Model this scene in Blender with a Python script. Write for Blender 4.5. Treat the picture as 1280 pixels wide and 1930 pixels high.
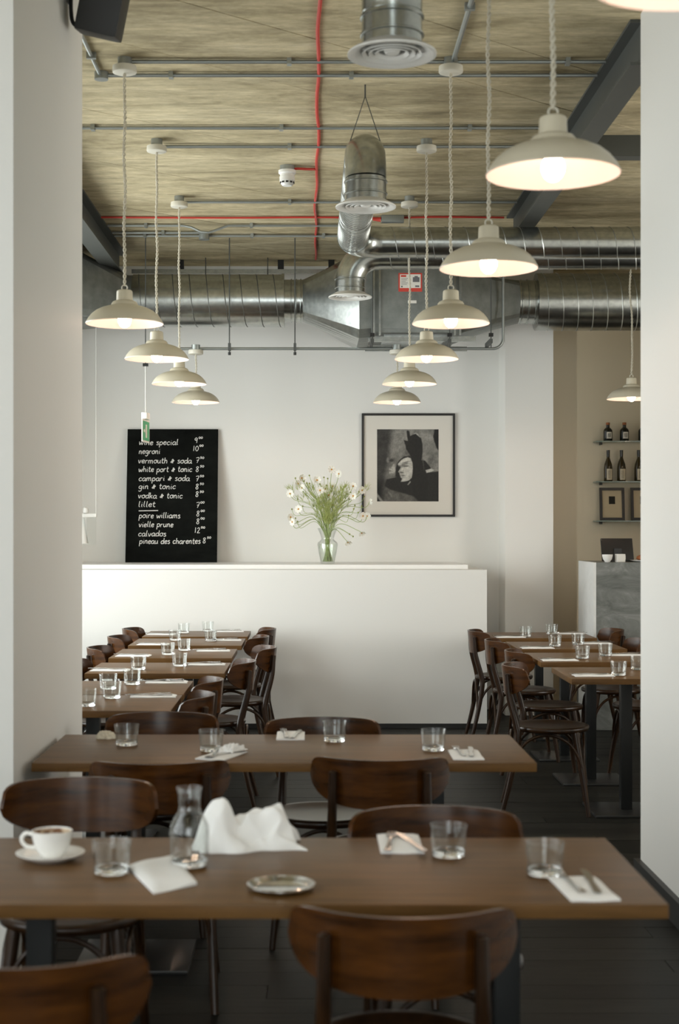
import bpy, bmesh, math, random
from mathutils import Vector, Matrix

for o in list(bpy.data.objects):
    bpy.data.objects.remove(o, do_unlink=True)
sc = bpy.context.scene
COL = sc.collection
R = math.radians
PI = math.pi

# ------------------------------------------------------------------ camera
EYE = 1.53          # height of the lens above the floor
FPX = 2800.0        # focal length in pixels of the 1280 x 1930 frame
VX, VY = 585.0, 997.0   # where the room's depth lines meet
cd = bpy.data.cameras.new('camera')
cd.sensor_fit = 'VERTICAL'
cd.sensor_height = 36.0
cd.lens = FPX / 1930.0 * 36.0
cd.shift_x = (640 - VX) / 1930.0
cd.shift_y = (VY - 965) / 1930.0
cd.clip_start = 0.05
cd.dof.use_dof = True
cd.dof.focus_distance = 10.6
cd.dof.aperture_fstop = 4.0
cam = bpy.data.objects.new('camera', cd)
COL.objects.link(cam)
cam.location = (0, 0, EYE)
cam.rotation_euler = (R(90), 0, 0)
sc.camera = cam

# ------------------------------------------------------------------ world and daylight
w = bpy.data.worlds.new('overcast_sky')
sc.world = w
w.use_nodes = True
bg = w.node_tree.nodes['Background']
bg.inputs[0].default_value = (0.93, 0.97, 1.0, 1)
bg.inputs[1].default_value = 1.2

def area(name, loc, rot, sx, sy, power, col):
    l = bpy.data.lights.new(name, 'AREA')
    l.shape = 'RECTANGLE'
    l.size, l.size_y = sx, sy
    l.energy = power
    l.color = col
    o = bpy.data.objects.new(name, l)
    COL.objects.link(o)
    o.location = loc
    o.rotation_euler = rot
    return o
DAY = (0.94, 1.0, 0.985)
# daylight entering by the windows of the left wall (far and near) and by the shopfront behind the camera; the last is fill added by the bar
area('daylight_far_windows', (-3.0, 9.1, 1.95), (0, R(-90), 0), 2.7, 3.9, 215, DAY)
area('daylight_near_windows', (-3.0, 1.8, 1.95), (0, R(-90), 0), 2.7, 4.3, 66, DAY)
area('daylight_shopfront', (-0.35, -3.0, 1.9), (R(90), 0, 0), 3.2, 2.7, 95, DAY)
area('added_bar_fill', (4.95, 7.9, 2.0), (0, R(90), 0), 2.3, 2.6, 100, (1.0, 0.965, 0.89))  # added fill from an unseen side, brightening bar and pillar

sc.view_settings.view_transform = 'Standard'
sc.view_settings.look = 'None'
sc.view_settings.gamma = 1.0
sc.view_settings.use_curve_mapping = False
sc.view_settings.exposure = 0.2
try:
    sc.cycles.caustics_reflective = False
    sc.cycles.caustics_refractive = False
    sc.cycles.max_bounces = 10
    sc.cycles.diffuse_bounces = 5
    sc.cycles.glossy_bounces = 4
    sc.cycles.transmission_bounces = 8
    sc.cycles.transparent_max_bounces = 12
    sc.cycles.sample_clamp_indirect = 6.0
except Exception:
    pass

# ------------------------------------------------------------------ helpers
def at(x, y, d):
    """a frame pixel at distance d -> a point of the room"""
    return Vector(((x - VX) * d / FPX, d, EYE - (y - VY) * d / FPX))
def on(x, y, z):
    """a frame pixel on the level plane at height z -> a point of the room"""
    d = (EYE - z) * FPX / (y - VY)
    return Vector(((x - VX) * d / FPX, d, z))

class MB:
    def __init__(s):
        s.v, s.f = [], []
    def add(s, vs, fs):
        o = len(s.v)
        s.v += [tuple(p) for p in vs]
        s.f += [tuple(i + o for i in f) for f in fs]
        return s
    def box(s, x0, x1, y0, y1, z0, z1, bev=0.0):
        if bev <= 0:
            vs = [(x, y, z) for x in (x0, x1) for y in (y0, y1) for z in (z0, z1)]
            return s.add(vs, [(0, 1, 3, 2), (4, 6, 7, 5), (0, 4, 5, 1), (2, 3, 7, 6), (0, 2, 6, 4), (1, 5, 7, 3)])
        bm = bmesh.new()
        bmesh.ops.create_cube(bm, size=1)
        for v in bm.verts:
            v.co = Vector(((x0 + x1) / 2 + v.co.x * (x1 - x0), (y0 + y1) / 2 + v.co.y * (y1 - y0), (z0 + z1) / 2 + v.co.z * (z1 - z0)))
        bmesh.ops.bevel(bm, geom=bm.edges[:], offset=bev, segments=2, profile=0.7, affect='EDGES')
        bm.verts.index_update()
        s.add([v.co[:] for v in bm.verts], [[v.index for v in f.verts] for f in bm.faces])
        bm.free()
        return s
    def tube(s, pts, r, n=10, caps=True, closed=False):
        pts = [Vector(p) for p in pts]
        m = len(pts)
        rs = r if isinstance(r, (list, tuple)) else [r] * m
        t0 = (pts[1] - pts[0]).normalized()
        up = Vector((0, 0, 1)) if abs(t0.z) < 0.9 else Vector((1, 0, 0))
        nrm = (up - t0 * up.dot(t0)).normalized()
        rings = []
        for i in range(m):
            if closed:
                t = (pts[(i + 1) % m] - pts[i - 1]).normalized()
            else:
                t = (pts[min(i + 1, m - 1)] - pts[max(i - 1, 0)]).normalized()
            nrm = (nrm - t * nrm.dot(t))
            nrm = nrm.normalized() if nrm.length > 1e-6 else t.orthogonal().normalized()
            b = t.cross(nrm)
            rings.append([pts[i] + (nrm * math.cos(2 * PI * k / n) + b * math.sin(2 * PI * k / n)) * rs[i] for k in range(n)])
        fs = []
        for i in range(m if closed else m - 1):
            j = (i + 1) % m
            for k in range(n):
                fs.append((i * n + k, i * n + (k + 1) % n, j * n + (k + 1) % n, j * n + k))
        if caps and not closed:
            fs.append(tuple(range(n - 1, -1, -1)))
            fs.append(tuple((m - 1) * n + k for k in range(n)))
        return s.add([p for q in rings for p in q], fs)
    def lathe(s, prof, n=32, loc=(0, 0, 0), axis='Z', close=False):
        m = len(prof)
        vs = []
        for r, z in prof:
            for k in range(n):
                a = 2 * PI * k / n
                p = (r * math.cos(a), r * math.sin(a), z)
                if axis == 'X': p = (p[2], p[0], p[1])
                if axis == 'Y': p = (p[0], p[2], p[1])
                vs.append((p[0] + loc[0], p[1] + loc[1], p[2] + loc[2]))
        fs = []
        for i in range(m if close else m - 1):
            j = (i + 1) % m
            for k in range(n):
                fs.append((i * n + k, i * n + (k + 1) % n, j * n + (k + 1) % n, j * n + k))
        if not close:
            if prof[0][0] > 1e-6: fs.append(tuple(range(n - 1, -1, -1)))
            if prof[-1][0] > 1e-6: fs.append(tuple((m - 1) * n + k for k in range(n)))
        return s.add(vs, fs)
    def loft(s, rings, caps=True):
        n = len(rings[0])
        fs = []
        for i in range(len(rings) - 1):
            for k in range(n):
                fs.append((i * n + k, i * n + (k + 1) % n, (i + 1) * n + (k + 1) % n, (i + 1) * n + k))
        if caps:
            fs.append(tuple(range(n - 1, -1, -1)))
            fs.append(tuple((len(rings) - 1) * n + k for k in range(n)))
        return s.add([p for q in rings for p in q], fs)
    def prism(s, poly, h, base=0.0):
        n = len(poly)
        vs = [(p[0], p[1], base) for p in poly] + [(p[0], p[1], base + h) for p in poly]
        fs = [tuple(range(n - 1, -1, -1)), tuple(range(n, 2 * n))] + [(i, (i + 1) % n, n + (i + 1) % n, n + i) for i in range(n)]
        return s.add(vs, fs)
    def xf(s, m):
        s.v = [tuple(m @ Vector(p)) for p in s.v]
        return s
    def mesh(s, name, mat, smooth=True, ang=38):
        me = bpy.data.meshes.new(name)
        me.from_pydata(s.v, [], s.f)
        bm = bmesh.new()
        bm.from_mesh(me)
        bmesh.ops.remove_doubles(bm, verts=bm.verts, dist=1e-6)
        bmesh.ops.recalc_face_normals(bm, faces=bm.faces)
        bm.to_mesh(me)
        bm.free()
        if smooth:
            me.polygons.foreach_set('use_smooth', [True] * len(me.polygons))
            me.set_sharp_from_angle(angle=R(ang))
        me.materials.append(mat)
        me.update()
        return me
    def build(s, name, mat, parent=None, smooth=True, ang=38):
        return link(name, s.mesh(name, mat, smooth, ang), parent)

def link(name, me, parent=None, loc=None, rot=None):
    o = bpy.data.objects.new(name, me)
    COL.objects.link(o)
    if parent: o.parent = parent
    if loc is not None: o.location = loc
    if rot is not None: o.rotation_euler = rot
    return o
def tag(o, label=None, cat=None, group=None, kind=None):
    if label: o['label'] = label
    if cat: o['category'] = cat
    if group: o['group'] = group
    if kind: o['kind'] = kind
    return o
def thing(name, label, cat, loc=(0, 0, 0), rz=0.0, group=None):
    o = bpy.data.objects.new(name, None)
    o.empty_display_size = 0.05
    COL.objects.link(o)
    o.location = loc
    o.rotation_euler = (0, 0, rz)
    return tag(o, label, cat, group)
def struct(name, mb, mat, label=None, parent=None, smooth=False):
    o = mb.build(name, mat, parent, smooth)
    o['kind'] = 'structure'
    if label: o['label'] = label
    return o
KIDS = {}
def kids(o):
    return [c for c in bpy.data.objects if c.parent == o]
def copy_tree(o, parent=None):
    c = o.copy()
    COL.objects.link(c)
    c.parent = parent
    for ch in KIDS.setdefault(o.name, kids(o)):
        copy_tree(ch, c)
    return c
def arc(c, r, a0, a1, n, u, v):
    c, u, v = Vector(c), Vector(u), Vector(v)
    return [c + u * (r * math.cos(a0 + (a1 - a0) * i / n)) + v * (r * math.sin(a0 + (a1 - a0) * i / n)) for i in range(n + 1)]
def catmull(pts, n=6):
    if len(pts) < 3: return [tuple(p) for p in pts]
    P = [pts[0]] + list(pts) + [pts[-1]]
    out = []
    dim = len(pts[0])
    for i in range(1, len(P) - 2):
        for k in range(n):
            t = k / n
            out.append(tuple(0.5 * ((2 * P[i][j]) + (-P[i-1][j] + P[i+1][j]) * t + (2*P[i-1][j] - 5*P[i][j] + 4*P[i+1][j] - P[i+2][j]) * t*t + (-P[i-1][j] + 3*P[i][j] - 3*P[i+1][j] + P[i+2][j]) * t**3) for j in range(dim)))
    out.append(tuple(pts[-1]))
    return out

# ------------------------------------------------------------------ materials
def mat(name, col, rough=0.5, metal=0.0, spec=0.5, **kw):
    m = bpy.data.materials.new(name)
    m.use_nodes = True
    nt = m.node_tree
    b = nt.nodes['Principled BSDF']
    b.inputs['Base Color'].default_value = (*col, 1)
    b.inputs['Roughness'].default_value = rough
    b.inputs['Metallic'].default_value = metal
    b.inputs['Specular IOR Level'].default_value = spec
    for k, v in kw.items():
        b.inputs[k.replace('_', ' ')].default_value = v
    return m
def node(m, t, **kw):
    n = m.node_tree.nodes.new(t)
    for k, v in kw.items(): setattr(n, k, v)
    return n
def wire(m, a, ao, b, bi):
    m.node_tree.links.new(a.outputs[ao], b.inputs[bi])
def bsdf(m): return m.node_tree.nodes['Principled BSDF']
def noise_colour(m, stops, scale=4.0, detail=6.0, stretch=(1, 1, 1), rough=0.6, coord='Object', rnd=0.0, dist=0.0):
    """colour by a noise through a ramp; returns the noise node"""
    tc = node(m, 'ShaderNodeTexCoord')
    mp = node(m, 'ShaderNodeMapping')
    mp.inputs['Scale'].default_value = stretch
    nz = node(m, 'ShaderNodeTexNoise')
    nz.inputs['Scale'].default_value = scale
    nz.inputs['Detail'].default_value = detail
    nz.inputs['Roughness'].default_value = rough
    nz.inputs['Distortion'].default_value = dist
    rp = node(m, 'ShaderNodeValToRGB')
    els = rp.color_ramp.elements
    while len(els) < len(stops): els.new(0.5)
    for e, (p, c) in zip(els, stops):
        e.position = p
        e.color = (*c, 1)
    wire(m, tc, coord, mp, 'Vector')
    wire(m, mp, 'Vector', nz, 'Vector')
    wire(m, nz, 'Fac', rp, 'Fac')
    if rnd > 0:
        oi = node(m, 'ShaderNodeObjectInfo')
        mr = node(m, 'ShaderNodeMapRange')
        mr.inputs['To Min'].default_value = 1 - rnd
        mr.inputs['To Max'].default_value = 1 + rnd
        hs = node(m, 'ShaderNodeHueSaturation')
        wire(m, oi, 'Random', mr, 'Value')
        wire(m, mr, 'Result', hs, 'Value')
        wire(m, rp, 'Color', hs, 'Color')
        wire(m, hs, 'Color', bsdf(m), 'Base Color')
    else:
        wire(m, rp, 'Color', bsdf(m), 'Base Color')
    return nz
def bump(m, scale=60.0, strength=0.15, dist=0.01, src=None):
    bp = node(m, 'ShaderNodeBump')
    bp.inputs['Strength'].default_value = strength
    bp.inputs['Distance'].default_value = dist
    if src is None:
        tc = node(m, 'ShaderNodeTexCoord')
        src = node(m, 'ShaderNodeTexNoise')
        src.inputs['Scale'].default_value = scale
        wire(m, tc, 'Object', src, 'Vector')
    wire(m, src, 'Fac', bp, 'Height')
    wire(m, bp, 'Normal', bsdf(m), 'Normal')

M = {}
M['wall'] = mat('white_paint', (0.82, 0.812, 0.78), 0.55, spec=0.3)
bump(M['wall'], 90, 0.06, 0.004)
M['lamp_warm_wall'] = mat('lamp_warm_tinted_paint', (0.74, 0.665, 0.52), 0.6, spec=0.3)  # warm glow of the bar lamps mixed into the wall colour
bump(M['lamp_warm_wall'], 90, 0.06, 0.004)
M['ledge'] = mat('white_gloss_paint', (0.86, 0.86, 0.84), 0.4)
M['black_trim'] = mat('black_trim_paint', (0.018, 0.018, 0.016), 0.45)
M['concrete'] = mat('board_marked_concrete', (0.4, 0.34, 0.24), 0.85, spec=0.2)
nz = noise_colour(M['concrete'], [(0.28, (0.20, 0.165, 0.095)), (0.44, (0.385, 0.325, 0.20)), (0.58, (0.53, 0.455, 0.295)), (0.78, (0.68, 0.60, 0.43))],
                  2.2, 12, (0.5, 1.5, 1.0), 0.74, rnd=0.12, dist=0.35)
def second_grain(m, scale, stretch, rot, lo, hi):
    """multiply the colour by a finer streaky noise"""
    b = bsdf(m)
    src = b.inputs['Base Color'].links[0].from_socket
    tc, mp, n2, mr, mx = node(m, 'ShaderNodeTexCoord'), node(m, 'ShaderNodeMapping'), node(m, 'ShaderNodeTexNoise'), node(m, 'ShaderNodeMapRange'), node(m, 'ShaderNodeMix')
    mp.inputs['Scale'].default_value = stretch
    mp.inputs['Rotation'].default_value = (0, 0, rot)
    n2.inputs['Scale'].default_value = scale
    n2.inputs['Detail'].default_value = 8
    n2.inputs['Roughness'].default_value = 0.7
    mr.inputs['From Min'].default_value, mr.inputs['From Max'].default_value = 0.3, 0.7
    mr.inputs['To Min'].default_value, mr.inputs['To Max'].default_value = lo, hi
    mx.data_type, mx.blend_type = 'RGBA', 'MULTIPLY'
    mx.inputs['Factor'].default_value = 1.0
    wire(m, tc, 'Object', mp, 'Vector'); wire(m, mp, 'Vector', n2, 'Vector'); wire(m, n2, 'Fac', mr, 'Value')
    m.node_tree.links.new(src, mx.inputs[6]); m.node_tree.links.new(mr.outputs[0], mx.inputs[7])
    m.node_tree.links.new(mx.outputs[2], b.inputs['Base Color'])
second_grain(M['concrete'], 7, (0.35, 2.4, 1), R(-32), 0.72, 1.22)
second_grain(M['concrete'], 26, (0.6, 1.6, 1), R(20), 0.82, 1.14)
bump(M['concrete'], strength=0.35, dist=0.02, src=nz)
M['plank'] = mat('dark_stained_floorboard', (0.012, 0.012, 0.010), 0.45, spec=0.11)
nz = noise_colour(M['plank'], [(0.3, (0.0055, 0.0055, 0.0045)), (0.7, (0.018, 0.0175, 0.014))], 5, 5, (0.7, 9, 1), 0.6, rnd=0.35)
M['underfloor'] = mat('dark_floor_base', (0.012, 0.012, 0.011), 0.6)
M['galv'] = mat('galvanised_steel', (0.55, 0.57, 0.56), 0.25, 1.0)
noise_colour(M['galv'], [(0.3, (0.40, 0.42, 0.41)), (0.7, (0.52, 0.54, 0.52))], 30, 2, (1, 1, 1), 0.6)
M['galv_dull'] = mat('dull_galvanised_sheet', (0.36, 0.38, 0.375), 0.48, 0.75)
noise_colour(M['galv_dull'], [(0.3, (0.19, 0.205, 0.195)), (0.7, (0.29, 0.305, 0.29))], 9, 4, (1, 1, 1), 0.6)
M['seam'] = mat('lock_seam_steel', (0.42, 0.43, 0.41), 0.35, 0.9)
M['seam_dark'] = mat('dull_lock_seam', (0.10, 0.10, 0.09), 0.5, 0.6)
M['conduit'] = mat('conduit_steel', (0.34, 0.362, 0.348), 0.4, 0.75)
M['steel_paint'] = mat('grey_painted_steel', (0.085, 0.090, 0.083), 0.5, 0.2)
M['rod'] = mat('dark_threaded_rod', (0.10, 0.105, 0.10), 0.5, 0.6)
M['black_plastic'] = mat('black_plastic', (0.010, 0.010, 0.009), 0.5)
M['red'] = mat('red_cable_sheath', (0.52, 0.045, 0.03), 0.5)
M['white_plastic'] = mat('white_plastic', (0.78, 0.77, 0.73), 0.4)
M['enamel'] = mat('cream_enamel', (0.60, 0.55, 0.43), 0.32)
M['enamel_in'] = mat('white_enamel_lining', (0.66, 0.59, 0.57), 0.45)
M['rose'] = mat('cream_rose_plastic', (0.62, 0.59, 0.50), 0.45)
M['cord'] = mat('cream_twisted_flex', (0.58, 0.54, 0.44), 0.7)
M['bulb'] = mat('lit_bulb_glass', (1, 0.9, 0.8), 0.3)
bsdf(M['bulb']).inputs['Emission Color'].default_value = (1.0, 0.69, 0.49, 1)
bsdf(M['bulb']).inputs['Emission Strength'].default_value = 44.0
M['wood'] = mat('dark_walnut_bentwood', (0.06, 0.028, 0.014), 0.24, spec=0.33)
noise_colour(M['wood'], [(0.3, (0.018, 0.0064, 0.0014)), (0.7, (0.090, 0.031, 0.006))], 4, 5, (1.2, 1.2, 8), 0.6, rnd=0.12)
M['wood_dark'] = mat('near_black_bentwood', (0.03, 0.017, 0.010), 0.28, spec=0.36)
noise_colour(M['wood_dark'], [(0.3, (0.011, 0.005, 0.002)), (0.7, (0.036, 0.0155, 0.0052))], 4, 5, (8, 8, 1.0), 0.6)
M['tabletop'] = mat('brown_stained_tabletop', (0.10, 0.058, 0.03), 0.36)
nz = noise_colour(M['tabletop'], [(0.28, (0.086, 0.043, 0.013)), (0.72, (0.170, 0.086, 0.027))], 3, 6, (1.0, 9, 9), 0.62)
bsdf(M['tabletop']).inputs['Specular IOR Level'].default_value = 0.17
M['iron'] = mat('black_powder_coated_iron', (0.010, 0.011, 0.011), 0.35, 0.0, 0.3)
def thin_glass(name, tint, boost=0.6):
    m = bpy.data.materials.new(name)
    m.use_nodes = True
    nt = m.node_tree
    nt.nodes.clear()
    o, mx = nt.nodes.new('ShaderNodeOutputMaterial'), nt.nodes.new('ShaderNodeMixShader')
    tr, gl, lw, pw, mr = nt.nodes.new('ShaderNodeBsdfTransparent'), nt.nodes.new('ShaderNodeBsdfGlossy'), nt.nodes.new('ShaderNodeLayerWeight'), nt.nodes.new('ShaderNodeMath'), nt.nodes.new('ShaderNodeMapRange')
    tr.inputs[0].default_value = (*tint, 1)
    gl.inputs['Roughness'].default_value = 0.0
    lw.inputs['Blend'].default_value = 0.5
    pw.operation = 'POWER'
    pw.inputs[1].default_value = 2.7
    mr.inputs['To Min'].default_value = 0.05
    mr.inputs['To Max'].default_value = boost
    nt.links.new(lw.outputs['Facing'], pw.inputs[0]); nt.links.new(pw.outputs[0], mr.inputs['Value']); nt.links.new(mr.outputs[0], mx.inputs[0])
    nt.links.new(tr.outputs[0], mx.inputs[1]); nt.links.new(gl.outputs[0], mx.inputs[2]); nt.links.new(mx.outputs[0], o.inputs[0])
    return m
M['plate_steel'] = mat('polished_dark_base_plate', (0.05, 0.05, 0.048), 0.28, 0.7)
M['glass'] = thin_glass('clear_glass', (0.975, 0.985, 0.98), 0.72)
M['glass_green'] = mat('green_edge_glass', (0.45, 0.60, 0.54), 0.12)
bsdf(M['glass_green']).inputs['Transmission Weight'].default_value = 0.6
M['glass_solid'] = mat('thick_glass_base', (1, 1, 1), 0.0)
bsdf(M['glass_solid']).inputs['Transmission Weight'].default_value = 1.0
bsdf(M['glass_solid']).inputs['IOR'].default_value = 1.45
M['water'] = thin_glass('vase_water', (0.96, 0.985, 0.95), 0.35)
M['linen'] = mat('white_linen', (0.92, 0.92, 0.91), 0.85, spec=0.2)
bump(M['linen'], 300, 0.1, 0.002)
M['linen_cream'] = mat('cream_paper_tissue', (0.70, 0.66, 0.55), 0.85, spec=0.2)
M['chrome'] = mat('polished_cutlery_steel', (0.62, 0.60, 0.57), 0.16, 1.0)
M['silver'] = mat('silver_tray_metal', (0.72, 0.71, 0.68), 0.14, 1.0)
M['china'] = mat('white_glazed_china', (0.88, 0.87, 0.84), 0.15)
M['coffee'] = mat('coffee_foam_stain', (0.36, 0.17, 0.06), 0.5)
noise_colour(M['coffee'], [(0.4, (0.20, 0.085, 0.03)), (0.62, (0.66, 0.52, 0.36))], 45, 3)
M['board'] = mat('blackboard_paint', (0.016, 0.017, 0.016), 0.85, spec=0.05)
tcn = noise_colour(M['board'], [(0.35, (0.004, 0.0045, 0.004)), (0.75, (0.013, 0.0145, 0.013))], 3, 8, (1, 1, 2.2), 0.7)
M['chalk'] = mat('white_chalk', (0.80, 0.79, 0.76), 0.95, spec=0.1)
M['frame'] = mat('black_picture_frame', (0.010, 0.009, 0.008), 0.4)
M['mount'] = mat('ivory_mount_card', (0.72, 0.69, 0.63), 0.85, spec=0.2)
M['mount_tan'] = mat('tan_mount_card', (0.58, 0.49, 0.34), 0.85, spec=0.2)
M['ink'] = mat('dark_print_ink', (0.03, 0.028, 0.024), 0.8, spec=0.2)
M['stem'] = mat('green_flower_stem', (0.34, 0.42, 0.15), 0.6)
M['leaf'] = mat('feathery_leaf_green', (0.44, 0.50, 0.18), 0.6)
M['petal'] = mat('white_petal', (0.88, 0.87, 0.80), 0.6, spec=0.2)
M['petal'].node_tree.nodes['Principled BSDF'].inputs['Subsurface Weight'].default_value = 0.0
M['pollen'] = mat('orange_flower_centre', (0.55, 0.27, 0.04), 0.8)
M['bud'] = mat('olive_flower_bud', (0.26, 0.29, 0.07), 0.6)
M['marble'] = mat('grey_veined_marble', (0.2, 0.21, 0.2), 0.35)
noise_colour(M['marble'], [(0.30, (0.085, 0.092, 0.085)), (0.46, (0.155, 0.165, 0.155)), (0.56, (0.20, 0.21, 0.20)), (0.68, (0.30, 0.31, 0.295))], 2.2, 10, (1.0, 1.0, 2.2), 0.7, dist=1.6)
M['marble_lit_end'] = mat('marble_end_lightened', (0.70, 0.71, 0.70), 0.35)  # end slab whitened in place of daylight from the left windows
noise_colour(M['marble_lit_end'], [(0.3, (0.70, 0.71, 0.70)), (0.6, (0.82, 0.83, 0.82))], 2.2, 8, (1, 1, 1), 0.7, dist=1.5)
M['bottle'] = mat('dark_bottle_glass', (0.012, 0.012, 0.008), 0.12)
M['bottle_amber'] = mat('olive_bottle_glass', (0.035, 0.025, 0.008), 0.12)
M['label'] = mat('cream_bottle_label', (0.66, 0.60, 0.47), 0.8, spec=0.2)
M['label_white'] = mat('white_paper_label', (0.76, 0.74, 0.68), 0.8, spec=0.2)
M['screen_back'] = mat('black_monitor_shell', (0.012, 0.012, 0.012), 0.4)
M['bread'] = mat('brown_crust', (0.34, 0.12, 0.04), 0.7)
M['sign_red'] = mat('red_sticker_print', (0.58, 0.06, 0.04), 0.6)
M['sign_green'] = mat('green_sign_print', (0.05, 0.36, 0.16), 0.5)
M['grey_print'] = mat('grey_sticker_print', (0.14, 0.14, 0.15), 0.7)
M['pane'] = bpy.data.materials.new('clear_window_pane')
M['pane'].use_nodes = True
_nt = M['pane'].node_tree
_nt.nodes.clear()
_o = _nt.nodes.new('ShaderNodeOutputMaterial'); _mx = _nt.nodes.new('ShaderNodeMixShader')
_tr = _nt.nodes.new('ShaderNodeBsdfTransparent'); _gl = _nt.nodes.new('ShaderNodeBsdfGlossy')
_gl.inputs['Roughness'].default_value = 0.02
_mx.inputs[0].default_value = 0.06
_nt.links.new(_tr.outputs[0], _mx.inputs[1]); _nt.links.new(_gl.outputs[0], _mx.inputs[2]); _nt.links.new(_mx.outputs[0], _o.inputs[0])

# ================================================================== the setting
CEIL = EYE + 2.23
XL, XR, YF, YB, YBAR = -2.5, 4.4, -2.5, 12.6, 14.4

# floor: a dark base under single boards that run across the room
struct('floor', MB().box(XL - .3, XR + .3, YF - .3, YBAR + .3, -.2, -.02), M['underfloor'], 'dark stained board floor of the dining room')
floor = bpy.data.objects['floor']
random.seed(5)
PW, PL = 0.145, 2.3
plank_me = MB().box(-PL / 2 + .0015, PL / 2 - .0015, -PW / 2 + .0012, PW / 2 - .0012, -.02, 0, ).mesh('plank', M['plank'], False)
row = 0
y = 2.3
while y < 12.7:
    off = random.uniform(0, PL)
    x = XL - off
    while x < 4.2:
        if x + PL > XL:
            x0, x1 = max(x, XL), min(x + PL, XR)
            if x0 < -XL * 0 + 0.22 * y * 1.15 + 0.25 + 0.4 and x1 > -0.22 * y - 0.6:
                o = link('plank', plank_me, floor, ((x0 + x1) / 2, y, random.uniform(-.0006, .0006)))
                o.scale.x = (x1 - x0) / PL
        x += PL
    y += PW
    row += 1
struct('trim_1', MB().box(XL, XR, YF, 2.3 - PW / 2, -.02, -.001), M['plank'], 'dark floor running back under the camera')

# ceiling: a deck with board-marked concrete strips laid at a slant
struct('ceiling', MB().box(XL - .3, XR + .3, YF - .3, YBAR + .3, CEIL + .03, CEIL + .25), M['concrete'], 'raw tan concrete ceiling with slanted joints')
ceiling = bpy.data.objects['ceiling']
def clip(poly, n, c):
    out = []
    for i in range(len(poly)):
        a, b = poly[i], poly[(i + 1) % len(poly)]
        da, db = n[0] * a[0] + n[1] * a[1] - c, n[0] * b[0] + n[1] * b[1] - c
        if da <= 0: out.append(a)
        if da * db < 0:
            t = da / (da - db)
            out.append((a[0] + t * (b[0] - a[0]), a[1] + t * (b[1] - a[1])))
    return out
cuts = [-6.5, -4.2, -1.9, 0.4, 2.7, 4.6, 6.08, 6.74, 7.55, 8.9, 10.1, 11.4, 12.2, 13.1, 14.6, 17.2]
random.seed(2)
for a, b in zip(cuts[:-1], cuts[1:]):
    rect = [(XL, YF), (XR, YF), (XR, YBAR), (XL, YBAR)]
    p = clip(rect, (-.85, 1.0), b - .004)
    if len(p) >= 3: p = clip(p, (.85, -1.0), -(a + .004))
    if len(p) >= 3:
        MB().prism(p, .03 + random.uniform(0, .002), CEIL - random.uniform(0, .002)).build('ceiling_slab', M['concrete'], ceiling, False)

# walls
mb = MB()
def wall_x(mb, x0, x1, y0, y1, z1, holes):
    """a wall along y with window holes (ya, yb, za, zb)"""
    ys = y0
    for (ya, yb, za, zb) in holes:
        mb.box(x0, x1, ys, ya, 0, z1)
        mb.box(x0, x1, ya, yb, 0, za)
        mb.box(x0, x1, ya, yb, zb, z1)
        ys = yb
    mb.box(x0, x1, ys, y1, 0, z1)
LH = [(-0.3, 1.55, .6, 3.3), (1.75, 3.9, .6, 3.3), (7.2, 9.0, .6, 3.3), (9.2, 11.0, .6, 3.3)]
wall_x(mb, XL - .3, XL, YF, YB + .3, CEIL + .03, LH)
struct('wall_left', mb, M['wall'], 'white left wall with tall windows')
struct('wall_back', MB().box(XL, 2.02, YB, YB + .25, 0, CEIL), M['wall'], 'white back wall behind the ledge and chalkboard')
struct('wall_column', MB().box(1.60, 1.994, 12.19, YB, 0, CEIL), M['wall'], 'white square column right of the half wall')
struct('wall_pier', MB().box(1.994, 2.36, 13.15, 13.35, 0, CEIL).box(1.994, 2.02, YB, 13.15, 0, CEIL), M['lamp_warm_wall'], 'shaded pier tinted with lamp warmth between column and bar')
struct('wall_bar', MB().box(2.02, XR, YBAR, YBAR + .25, 0, CEIL), M['lamp_warm_wall'], 'wall tinted with lamp warmth behind the bar shelves')
mb = MB()
wall_x(mb, XR, XR + .25, 6.43, YBAR + .25, CEIL, [(6.6, 9.2, .9, 3.2)])
struct('wall_bar_side', mb, M['lamp_warm_wall'], 'side wall of the bar tinted with lamp warmth')
fr = MB()
fr.box(XR + .1, XR + .16, 6.6, 9.2, .9, .96).box(XR + .1, XR + .16, 6.6, 9.2, 3.14, 3.2)
for yy in (6.6, 7.87, 9.14): fr.box(XR + .1, XR + .16, yy, yy + .06, .96, 3.14)
o = struct('window_6', fr, M['ledge'], 'wide unseen window added for fill light in the bar side wall')  # unseen window, added so the bar fill has an opening
for yy in (6.66, 7.93): MB().box(XR + .128, XR + .134, yy, yy + 1.21, .96, 3.14).build('pane', M['pane'], o, False)
struct('wall_right', MB().box(1.43, 1.63, YF, 6.43, 0, CEIL), M['wall'], 'white right wall ending beside the tables')
struct('wall_divider', MB().box(1.63, XR + .25, 6.18, 6.43, 0, CEIL), M['wall'], 'white wall closing the bar area')
struct('wall_pillar', MB().box(-1.62, -.96, 4.80, 6.25, 0, CEIL), M['wall'], 'white pillar at the left of the dining tables')
struct('wall_half', MB().box(XL, 1.358, 11.42, YB, 0, 1.216), M['wall'], 'white half wall behind the far tables')
struct('trim_2', MB().box(XL, 1.234, 11.62, YB, 1.216, 1.251, .004), M['ledge'], 'bright white ledge on the half wall')
mb = MB()
for (x0, x1, z0, z1) in ((XL, -1.95, 0, CEIL), (1.25, 1.43, 0, CEIL), (-1.95, 1.25, 0, .5), (-1.95, 1.25, 3.3, CEIL)):
    mb.box(x0, x1, YF - .25, YF, z0, z1)
struct('wall_front', mb, M['wall'], 'white shopfront wall behind the camera')
struct('baseboard_half', MB().box(XL, 1.37, 11.405, 11.42, 0, .035), M['black_trim'], 'thin black skirting of the half wall')
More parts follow.
